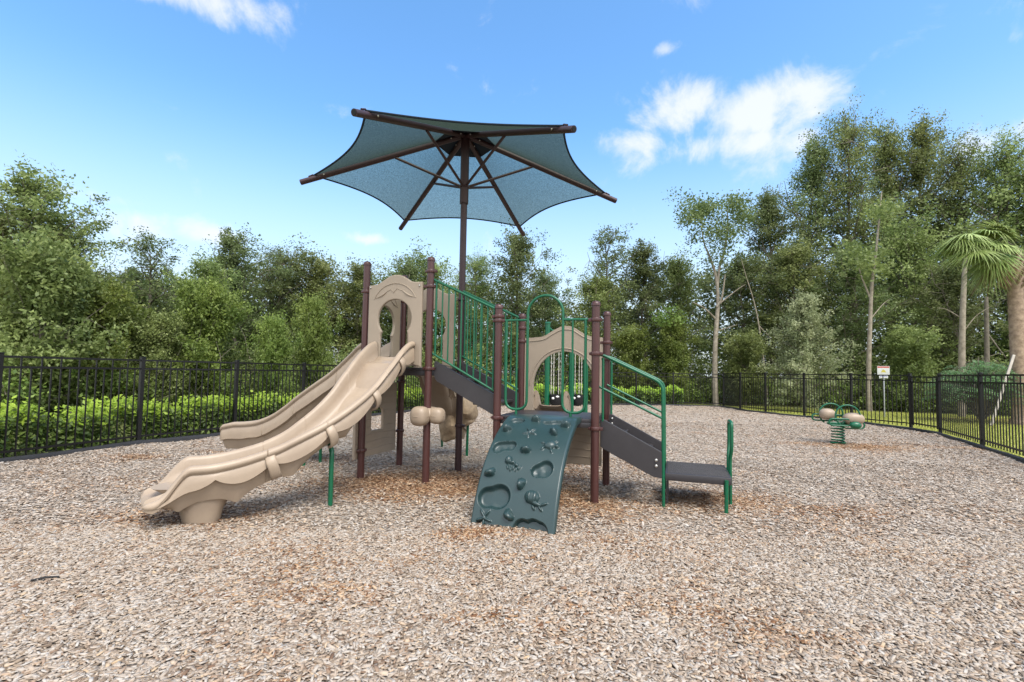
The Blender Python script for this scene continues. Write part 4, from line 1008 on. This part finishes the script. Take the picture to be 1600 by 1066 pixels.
TREES = [
 # kind, px, py_top, distance, label, width
 ('oak2', 45, 262, 12.5, 'tall dark oak with a ragged top, leftmost tree of the wood', 1.1, 'leaf_mid'),
 ('oak1', -30, 330, 12.0, 'leafy oak cut by the left edge of the view', 1.3, None),
 ('oak3', 105, 345, 13.5, 'full oak just right of the leftmost tall tree', 1.1, 'leaf_mid'),
 ('tall3', 165, 425, 15.5, 'lower dark tree in the dip left of the two small clouds', 1.5, None),
 ('airy', 245, 372, 17.0, 'thin dark tree with a flat crown under the left pair of clouds', 1.5, None),
 ('oak2', 215, 420, 18.5, 'rounded dark tree behind the second fence bay', 1.3, None),
 ('oak1', 320, 405, 16.5, 'olive oak between the flat crowned tree and the tall bushy oak', 1.2, None),
 ('oak2', 383, 365, 19.0, 'tall bushy oak standing left of the light green saplings', 1.1, 'leaf_dark'),
 ('tall3', 445, 388, 22.0, 'dark leafy tree behind the light green saplings', 1.4, None),
 ('oak3', 500, 398, 23.0, 'broad tree left of the slide tower, behind the straight slide', 1.2, None),
 ('oak1', 560, 412, 24.0, 'olive tree rising beside the left slide tower post', 1.2, None),
 ('oak2', 622, 408, 24.0, 'dark tree behind the keyhole entry panel', 1.2, None),
 ('oak3', 672, 402, 26.0, 'bushy tree behind the tallest brown post', 1.2, 'leaf_mid'),
 ('tall3', 745, 398, 25.0, 'leafy tree just right of the canopy pole', 1.2, 'leaf_mid'),
 ('oak1', 808, 364, 24.5, 'domed oak whose crown touches the lowest canopy rib', .95, 'leaf_dark'),
 ('oak2', 852, 425, 26.0, 'low dark tree in the gap right of the domed oak', 1.0, None),
 ('airy', 948, 362, 25.5, 'dark tree with a crooked high top right of the green hoop', 1.25, None),
 ('oak3', 925, 432, 24.5, 'broad olive tree behind the right hand posts', 1.2, None),
 ('oak2', 1012, 385, 26.5, 'dark oak left of the pale trunked tree', 1.1, None),
 ('oak1', 1062, 405, 27.0, 'olive oak beside the pale trunked tree, on its left', 1.1, None),
 ('tall1', 1205, 288, 28.0, 'slender dark tree between the pale trunked tree and the tall group', 1.2, None),
 ('tall2', 1275, 198, 29.0, 'leftmost of the tallest trees on the right, dark ragged top', .95, 'leaf_dark'),
 ('tall3', 1330, 178, 28.5, 'very tall leafy tree rising above the feathery conifer', .8, 'leaf_mid'),
 ('tall1', 1388, 188, 30.0, 'tall thin tree with sky showing through, middle of the tall group', .85, 'leaf_mid'),
 ('tall2', 1452, 165, 29.0, 'tallest tree of all with a leaning wind swept top', .9, None),
 ('tall3', 1500, 225, 27.0, 'tall olive tree right of the tallest one', .95, 'leaf_mid'),
 ('tall3', 1562, 222, 25.0, 'leafy tree directly above the palm crowns', 1.0, 'leaf_mid'),
 ('oak3', 1635, 235, 23.0, 'leafy tree cut by the right edge above the palm trunk', 1.0, 'leaf_mid'),
 ('oak2', 1160, 400, 25.5, 'dark full tree right behind the pale trunk', 1.2, None),
 ('oak1', 1240, 385, 25.0, 'olive tree behind the feathery conifer, on its left', 1.1, None),
 ('oak2', 1330, 390, 24.0, 'dark tree standing left of the notice sign', 1.1, None),
 ('oak3', 1425, 350, 24.0, 'olive tree standing right of the notice sign', 1.0, 'leaf_mid'),
 ('oak2', 1500, 410, 21.5, 'dark tree in shade behind the palm trunks', 1.2, None),
 ('bush', 430, 505, 15.5, 'light green sapling above the left fence, left one of the pair', .62, None),
 ('bush', 492, 478, 17.0, 'light green sapling above the left fence, nearest the straight slide', .55, None),
 ('bushm', 330, 455, 15.0, 'pale olive bushy tree above the left fence', .75, 'leaf_light'),
 ('bushm', 250, 500, 14.0, 'low olive bush tree behind the left hedge', .8, 'leaf_mid'),
 ('bushm', 75, 400, 11.5, 'leafy young tree right behind the nearest fence post', .85, 'leaf_mid'),
 ('bushm', 165, 455, 13.0, 'light leafy young tree between the two nearest fence posts', .8, 'leaf_light'),
 ('bush', 1052, 510, 24.0, 'small yellow green tree above the far fence', .7, None),
 ('bushm', 985, 520, 24.0, 'low green tree above the far fence, beside the hand rail', .8, 'leaf_light'),
 ('bushm', 1165, 530, 23.5, 'bushy undergrowth tree right of the pale trunk', 1.0, 'leaf_mid'),
 ('bushm', 1420, 520, 21.0, 'bushy green shrub tree behind the notice sign', .9, 'leaf_mid'),
 ('cone', 1255, 450, 19.6, 'feathery grey green conifer above the fence behind the spring rider', .85, None),
]
for (k, u, v, Yd, lab, w_, mm_) in TREES:
    nm = {'cone': 'conifer_tree'}.get(k, 'tree'); tree(k, u, v, Yd, lab, w_, nm, matn=mm_)

# pale trunked tree with forked bare limbs and a sparse crown
def W(u, v, Yd):
    d = px_dir(u, v); s = Yd/d.y; return Vector((0, 0, CAM_H))+d*s
def bare_tree(label, base, Yd, stems, crown_pts, clr, per, r0, leafm='leaf_dark', leaf=.085, bark='palebark', name='pale_trunk_tree'):
    B = W(base[0], base[1], Yd); B.z = -.1; o = empty(name, (B.x, B.y, -.08)); tag(o, label, 'tree', 'trees standing behind the playground fence')
    mb = MB()
    for pts, ra, rb in stems:
        P = [W(u, v, Yd+dy)-B for (u, v, dy) in pts]
        if pts[0][:2] == base: P[0] = Vector((0, 0, -.1))
        c = smooth_curve([tuple(p) for p in P], 5); n = len(c); mb.tube(c, [ra+(rb-ra)*i/(n-1) for i in range(n)], 9, cap=True)
    t = mb.build('trunk', bark, o, ang=60)
    if crown_pts:
        rg = np.random.default_rng(int(base[0])); cs = []
        for (u, v, spread, k) in crown_pts:
            for _ in range(k):
                cs.append(np.array(W(u+rg.normal(0, spread), v+rg.normal(0, spread*.7), Yd+rg.normal(0, .9))-B))
        cs = np.array(cs); m = len(cs); d = np.clip(rg.normal(size=(m*per, 3)), -1.8, 1.8)*.42*clr
        C = np.repeat(cs, per, 0)+d*np.array([1, 1, .75])
        link('crown', leaf_mesh('crown', C, leaf, 5, np.repeat(rg.uniform(.2, .7, m), per)), leafm, o, smooth=False)
    return o
bare_tree('tree with a smooth pale forked trunk and sparse high crown', (1118, 610), 23.6,
    [([(1118, 610, 0), (1117, 560, 0), (1120, 500, .1), (1122, 470, .1), (1118, 430, .1), (1108, 400, .2), (1100, 380, .3), (1094, 345, .3)], .14, .015),
     ([(1121, 450, .1), (1124, 420, .1), (1132, 392, 0), (1137, 350, 0), (1135, 320, 0)], .07, .02), ([(1120, 480, 0), (1128, 465, -.1), (1133, 430, -.2)], .06, .03),
     ([(1117, 498, 0), (1100, 482, -.3), (1082, 473, -.5)], .05, .015), ([(1120, 518, 0), (1140, 512, -.3), (1152, 508, -.5)], .035, .01), ([(1121, 478, 0), (1150, 455, -.3), (1165, 445, -.5)], .04, .01)],
    [(1085, 330, 11, 22), (1108, 325, 12, 20), (1150, 318, 8, 18), (1158, 340, 9, 14), (1140, 362, 10, 14), (1075, 345, 8, 8), (1112, 365, 16, 16), (1125, 395, 22, 18)], .6, 55, .17, leaf=.07)
bare_tree('straight pale trunk standing just left of the notice sign', (1358, 640), 20.5,
    [([(1358, 640, 0), (1357, 590, 0), (1359, 520, 0), (1362, 450, 0), (1368, 400, 0), (1375, 330, .4), (1378, 300, .6)], .12, .012), ([(1361, 470, 0), (1345, 430, .2), (1338, 400, .3)], .045, .01),
     ([(1360, 500, 0), (1378, 478, .2), (1390, 468, .3)], .025, .006)], [(1370, 420, 14, 14), (1350, 400, 12, 8), (1390, 330, 12, 12)], .6, 60, .15, 'leaf_mid')
bare_tree('thin straight pale stem above the far fence', (1053, 640), 24.0, [([(1053, 640, 0), (1052, 580, 0), (1051, 540, 0), (1053, 500, 0)], .075, .035)], [(1052, 495, 12, 10)], .6, 60, .1, 'leaf_light')
bare_tree('slanting pale stem right of the forked pale trunk', (1200, 600), 24.0, [([(1200, 600, 0), (1190, 540, 0), (1180, 480, 0), (1165, 430, 0), (1158, 405, 0)], .05, .008), ([(1186, 510, 0), (1205, 530, 0)], .03, .01)], None, 1, 1, .1)
bare_tree('thin grey snag left of the palm trunk', (1541, 620), 18.5, [([(1541, 620, 0), (1542, 540, 0), (1541, 465, 0)], .10, .06), ([(1542, 520, 0), (1560, 545, -.2), (1572, 560, -.3)], .03, .012)], None, 1, 1, .1, bark='bark')
bare_tree('pale slim trunk behind the nearest left fence bays', (50, 660), 11.8, [([(50, 660, 0), (51, 580, 0), (52, 530, 0), (49, 480, 0), (52, 430, 0)], .055, .03)], None, 1, 1, .1)

# hedges: glossy dark base, bright new growth on top
def hedge(label, line, h, dep, nleaf, seed, inset, leaf=.05):
    rg = np.random.default_rng(seed); P = np.array(line); sl_ = np.r_[0, np.cumsum(np.hypot(*np.diff(P, axis=0).T))]
    o = empty('hedge', (P[0][0], P[0][1], 0)); tag(o, label, 'hedge')
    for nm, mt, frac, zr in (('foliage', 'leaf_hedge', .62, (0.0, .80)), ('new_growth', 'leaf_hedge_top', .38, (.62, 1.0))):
        n = int(nleaf*frac); s = rg.uniform(0, sl_[-1], n); x = np.interp(s, sl_, P[:, 0]); y = np.interp(s, sl_, P[:, 1])
        tx = np.interp(s+.05, sl_, P[:, 0])-np.interp(s-.05, sl_, P[:, 0]); ty = np.interp(s+.05, sl_, P[:, 1])-np.interp(s-.05, sl_, P[:, 1]); l2 = np.hypot(tx, ty)+1e-9
        nx, ny = inset*-ty/l2, inset*tx/l2
        hh = h*(1+.10*np.sin(s*4.1+seed)+.08*np.sin(s*9.7)+.05*np.sin(s*23))
        zf = rg.uniform(*zr, n)**.8; d = rg.uniform(0, 1, n)**1.3*dep*np.where(zf > .8, 1.0, 1)
        bulge = .10*np.sin(s*5.3+2)+.06*np.sin(s*13)
        w = .12+(1-np.clip((zf-.6)/.4, 0, 1)**2)*0
        C = np.stack([x+nx*(d+w+bulge+.12*(zf**6)), y+ny*(d+w+bulge+.12*(zf**6)), zf*hh], -1)-np.array([P[0][0], P[0][1], 0])
        fr = np.stack([-nx, -ny, np.zeros(n)], -1)*.9
        pat = np.sin(s*3.1+seed)*.5+np.sin(s*7.9+2)*.35+np.sin(s*17.3)*.3
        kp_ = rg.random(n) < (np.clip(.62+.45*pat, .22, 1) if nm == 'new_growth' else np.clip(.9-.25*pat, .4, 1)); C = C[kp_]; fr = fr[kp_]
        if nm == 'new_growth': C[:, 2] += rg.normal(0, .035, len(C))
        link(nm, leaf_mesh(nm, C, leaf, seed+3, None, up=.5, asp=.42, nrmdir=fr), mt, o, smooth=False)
    st_ = MB(); rp = random.Random(seed)
    for k in range(int(sl_[-1]/.45)):
        s = k*.45; x = np.interp(s, sl_, P[:, 0])-P[0][0]; y = np.interp(s, sl_, P[:, 1])-P[0][1]; tx = np.interp(s+.05, sl_, P[:, 0])-np.interp(s-.05, sl_, P[:, 0]); ty = np.interp(s+.05, sl_, P[:, 1])-np.interp(s-.05, sl_, P[:, 1]); l2 = math.hypot(tx, ty)+1e-9
        bx, by = x+inset*-ty/l2*.45, y+inset*tx/l2*.45
        for j in range(3): st_.tube([(bx, by, -.05), (bx+rp.uniform(-.2, .2), by+rp.uniform(-.2, .2), h*.8)], [.012, .004], 5)
    st_.build('stem', 'bark', o)
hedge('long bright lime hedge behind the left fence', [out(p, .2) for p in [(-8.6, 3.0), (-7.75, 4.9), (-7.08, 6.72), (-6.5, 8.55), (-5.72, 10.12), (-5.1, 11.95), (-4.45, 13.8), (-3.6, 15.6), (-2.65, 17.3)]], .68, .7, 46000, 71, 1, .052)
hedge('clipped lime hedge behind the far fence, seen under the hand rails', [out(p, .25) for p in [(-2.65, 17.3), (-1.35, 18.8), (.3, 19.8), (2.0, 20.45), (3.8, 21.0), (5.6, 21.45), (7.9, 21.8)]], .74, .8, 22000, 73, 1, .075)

# wood behind: undergrowth and the far mass of trees
def mass(name, label, cat, C, size, mt, seed, rnd=None, **kw):
    return tag(link(name, leaf_mesh(name, C, size, seed, rnd, **kw), mt, None, smooth=False), label, cat, kind='stuff')
def band(seed, n_cl, per, y_of_x, xr, zf, clr, flat=.6, dep=2.0):
    rg = np.random.default_rng(seed); u = rg.uniform(*xr, n_cl); Yd = np.array([y_of_x(q) for q in u])+rg.uniform(0, dep, n_cl); x = (u-800)/F_PX*Yd
    z = np.array([zf(q, r_) for q, r_ in zip(u, rg.random(n_cl))]); rr = rg.uniform(.5, 1.3, n_cl)*clr
    d = rg.normal(size=(n_cl*per, 3)); d /= np.linalg.norm(d, axis=1)[:, None]; rad = rg.random(n_cl*per)**.4*np.repeat(rr, per)
    C = np.repeat(np.stack([x, Yd, z], -1), per, 0)+d*rad[:, None]*np.array([1, 1, flat]); C = C[C[:, 2] > -.05]; 
    return C, None
yx = lambda u: np.interp(u, [-200, 0, 200, 400, 600, 800, 1000, 1150, 1300, 1450, 1600, 1800], [10, 10.5, 13.5, 16, 20.5, 23.8, 24.5, 24.8, 22.5, 21, 19, 17])
C, _ = band(91, 2100, 60, lambda u: yx(u), (-650, 2150), lambda u, r: .1+2.3*r**1.3, .55, .75, 2.2)
mass('undergrowth', 'tangled green undergrowth along the foot of the wood', 'undergrowth', C, .062, 'leaf_mid', 92)
C, _ = band(95, 600, 55, lambda u: yx(u)-.6, (-650, 2150), lambda u, r: .05+1.2*r, .42, .7, 1.5)
mass('undergrowth', 'light green weeds and vines in front of the wood', 'undergrowth', C, .055, 'leaf_light', 96)
sky_v = lambda u: np.interp(u, [-200, 0, 130, 200, 300, 400, 500, 620, 700, 800, 880, 950, 1050, 1150, 1240, 1300, 1450, 1600, 1800], [400, 400, 440, 470, 450, 430, 450, 450, 450, 440, 475, 440, 430, 400, 350, 300, 290, 300, 300])
def zfar(u, r):
    Yd = yx(u)+7; top = CAM_H+(582-sky_v(u))/F_PX*Yd; return .3+(top-.3)*r
C, _ = band(97, 3700, 60, lambda u: yx(u)+5.5, (-700, 2200), zfar, 1.0, .65, 4.0)
mass('distant_woods', 'dark mass of woodland behind the front row of trees', 'woods', C, .12, 'leaf_dark', 98)

C, _ = band(101, 1900, 45, lambda u: yx(u)+4.0, (-700, 2200), lambda u, r: .1+4.2*r, .9, .7, 3.0)
mass('distant_woods', 'shaded lower foliage behind the front row of trunks', 'woods', C, .12, 'leaf_mid', 102)
# dead twigs and slim stems at the wood's edge
tw = MB(); rp = random.Random(21)
for k in range(230):
    u = rp.uniform(-40, 1640); Yd = float(yx(u))+rp.uniform(-.3, 1.0); x = (u-800)/F_PX*Yd; z0 = rp.uniform(0, .8); a = rp.uniform(0, 6.28); L_ = rp.uniform(.8, 2.6); el = rp.uniform(.2, 1.4)
    pts = [(x+math.cos(a)*math.cos(el)*L_*t+rp.uniform(-.06, .06), Yd+math.sin(a)*math.cos(el)*L_*t*.3, z0+math.sin(el)*L_*t+rp.uniform(-.05, .05)) for t in (0, .25, .5, .75, 1)]
    tw.tube(pts, [.014, .012, .009, .007, .003], 4)
tag(tw.build('dead_twigs', 'twig', None), 'pale dead twigs tangled along the foot of the wood', 'twigs', kind='stuff')

# ferny shrub near the palm
def ferny(label, u, v, Yd, wpx, hpx, n):
    B = W(u, v, Yd); o = empty('feathery_shrub', (B.x, B.y, 0)); tag(o, label, 'shrub'); rg = np.random.default_rng(8); Cs = []; Rn = []
    wd, ht = wpx/F_PX*Yd/2, B.z; mb = MB()
    for k in range(n):
        a = rg.uniform(0, 6.28); r = rg.random()**.6; L_ = wd*r; top = ht*(1.0-.45*r**2)*rg.uniform(.6, 1.0)
        P0 = np.array([math.cos(a)*L_*.3, math.sin(a)*L_*.3, top*.75]); P1 = np.array([math.cos(a)*L_, math.sin(a)*L_*.8, top]); P2 = P1+np.array([math.cos(a)*.25, math.sin(a)*.2, -.22])
        mb.tube([(0, 0, 0), tuple(P0), tuple(P1), tuple(P2)], [.02, .012, .006, .002], 4)
        for t in np.linspace(0, 1, 16):
            p = (1-t)**2*P0+2*t*(1-t)*P1+t*t*P2
            for sd in (-1, 1):
                for q in range(5): Cs.append(p+sd*np.array([-math.sin(a), math.cos(a), -.25])*(.03+.035*q)*(1-.3*t)+rg.normal(0, .008, 3)); Rn.append(.3+.4*rg.random())
    link('foliage', leaf_mesh('foliage', np.array(Cs), .028, 9, np.array(Rn), up=1.2, asp=.4), 'fern', o, smooth=False); mb.build('stem', 'bark', o)
ferny('soft blue green feathery shrub at the foot of the palm', 1530, 552, 15.8, 135, 60, 190)

# palms
def palm(label, u, vb, Yd, vtop, r, nf, seed, fl=1.25, bias=None):
    B = W(u, vb, Yd); T = W(u, vtop, Yd); o = empty('palm_tree', (B.x, B.y, 0)); tag(o, label, 'palm'); H_ = T.z; rp = random.Random(seed)
    prof = []; n = 60
    for i in range(n+1):
        t = i/n; z = H_*t; rr = r*(1.0+.25*max(0, (.06-t))/.06 - .12*math.sin(min(1, t)*3.1)); rr *= 1+.035*((i*7) % 3)
        prof.append((rr, z-.05))
    tk = MB().lathe(prof, (0, 0, 0), 18).build('trunk', 'palmbark', o, ang=25)
    bt = MB()
    for i in range(46):   # leaf boots under the crown
        a = i*2.4; z = H_*(.80+.20*i/46); L_ = .30
        bt.tube([(math.cos(a)*r*.9, math.sin(a)*r*.9, z), (math.cos(a)*(r+.10), math.sin(a)*(r+.10), z+.12), (math.cos(a)*(r+.17), math.sin(a)*(r+.17), z+L_)], [.045, .035, .012], 5)
    bt.build('leaf_boots', 'palmbark', o, ang=40)
    for i in range(nf):
        a = i*2.399+rp.uniform(-.3, .3); el = -.75+1.95*(i/nf)**1.0; Ls = rp.uniform(.6, .95)
        if bias is not None and i % 3 == 0: a = bias+rp.uniform(-.35, .35); el = rp.uniform(-.15, .45); Ls = rp.uniform(1.1, 1.7); ca, sa = math.cos(a), math.sin(a)
        hub = Vector((ca*math.cos(el)*Ls, sa*math.cos(el)*Ls, H_+.05+math.sin(el)*Ls+.1)); st0 = Vector((ca*.08, sa*.08, H_-.05))
        fm = MB(); fm.tube([st0, st0.lerp(hub, .5)+Vector((0, 0, .06)), hub], [.018, .014, .010], 5)
        D = Vector((ca*math.cos(el-.25), sa*math.cos(el-.25), math.sin(el-.25))).normalized(); S_ = Vector((-sa, ca, 0)); Nn = D.cross(S_)
        ns_ = 34; rn = []
        for k in range(ns_):
            th = -1.75+3.5*k/(ns_-1); dr = (D*math.cos(th)+S_*math.sin(th)+Nn*(-.18*abs(th)))
            dr.normalize(); Lf = fl*(.75+.25*math.cos(th*.8))*rp.uniform(.85, 1.08); sd = dr.cross(Nn).normalized(); w0 = .026
            droop = rp.uniform(.25, .55)
            P = [hub+dr*(Lf*t)+Vector((0, 0, -droop*Lf*t**2.4)) for t in (0, .3, .6, .8, 1.0)]; ww = [.008, w0, w0*.75, w0*.35, .002]
            b0 = len(fm.v); 
            for p, w_ in zip(P, ww): fm.v += [tuple(p-sd*w_), tuple(p+sd*w_)]
            fm.f += [(b0+2*j, b0+2*j+1, b0+2*j+3, b0+2*j+2) for j in range(4)]
        me = fm.mesh('frond'); at_ = me.attributes.new('rnd', 'FLOAT', 'FACE'); base = rp.uniform(.25, .75); at_.data.foreach_set('value', [min(1, max(0, base+rp.uniform(-.2, .2))) for _ in me.polygons])
        link('frond', me, 'palm_dry' if (el < -.55 and i % 2 == 0) else 'palm_leaf', o, smooth=False)
    return o
palm('cabbage palm with a thick ringed trunk at the right edge', 1594, 661, 15.2, 400, .20, 27, 3, 1.0, 3.2)
bare_tree('pale mottled trunk rising behind the fern like shrub', (1503, 640), 18.0, [([(1503, 640, 0), (1503, 560, 0), (1504, 500, 0), (1506, 450, 0), (1508, 400, 0)], .12, .07), ([(1505, 520, 0), (1525, 495, -.2), (1548, 480, -.3)], .022, .006), ([(1505, 500, 0), (1480, 485, .2), (1465, 482, .3)], .02, .006)], None, 1, 1, .1)
# timber brace against the palm
a_ = W(1548, 655, 14.6); b_ = W(1584, 555, 15.0)
MB().tube([(a_.x, a_.y, 0), tuple(b_)], .045, 4).build('timber_brace', 'lumber', None, bevel=.004); tag(bpy.data.objects['timber_brace'], 'weathered timber brace leaning on the thick palm trunk', 'brace')
# second brace stub and wire hooks are too small to read

# lawn strip and mulch bed behind the right fence
MT['lawn'] = noise_col_mat('lawn_soil', [(.22, .24, .05), (.34, .35, .09), (.42, .40, .14)], 3.0)
lawn_poly = [(9.7, 21.6), (9.6, 19.5), (9.9, 18.3), (10.7, 17.0), (10.95, 15.0), (11.4, 13.4), (11.15, 12.2), (10.05, 10.0), (9.1, 8.1), (8.2, 6.3), (7.4, 3.5), (20, 3.5), (24, 12), (23.5, 16.5), (19, 18.8), (15.6, 20), (13.5, 21.3), (11, 22.6)]
bm = bmesh.new(); bm.faces.new([bm.verts.new((x, y, -.03)) for x, y in lawn_poly]); bmesh.ops.triangulate(bm, faces=bm.faces); me = bpy.data.meshes.new('lawn'); bm.to_mesh(me); bm.free()
tag(link('lawn', me, 'lawn', smooth=False), kind='structure')
rg = np.random.default_rng(61); n = 260000; x = rg.uniform(7.5, 24, n); y = rg.uniform(5, 22.6, n); k = inside_mask(x, y, lawn_poly); x, y = x[k], y[k]; n = len(x)
hgt = rg.uniform(.02, .06, n); a = rg.uniform(0, 6.28, n); dx, dy = np.cos(a)*.008, np.sin(a)*.008; lx, ly = rg.normal(0, .015, n), rg.normal(0, .015, n); z0 = np.full(n, -.035)
V = np.stack([np.stack([x-dx, y-dy, z0], -1), np.stack([x+dx, y+dy, z0], -1), np.stack([x+lx, y+ly, z0+hgt+.01], -1)], 1).reshape(-1, 3)
MT['grass'] = leaf_mat('lawn_grass', (.26, .30, .05), (.56, .54, .18), .4)
tag(link('grass', np_mesh('grass', V, np.arange(3*n).reshape(-1, 3), rg.random(n)), 'grass', smooth=False), 'short yellow green lawn grass outside the right fence', 'grass', kind='stuff')
bd = MB(); bp_ = W(1560, 655, 16.5); ring = [(bp_.x+2.6*math.cos(t), bp_.y+1.2*math.sin(t), -.02) for t in np.linspace(0, 6.28, 30)[:-1]]
bd.add(ring, [tuple(range(29))]); tag(bd.build('mulch_bed', 'dirt', None, smooth=False), kind='structure')
st = MB(); st.tube([(-2.99, 3.05, .028), (-2.93, 3.085, .034), (-2.87, 3.11, .028)], .006, 6); tag(st.build('stick', 'rubber', None), 'thin dark stick lying on the wood chips, lower left', 'stick')
print('objects', len(bpy.data.objects))
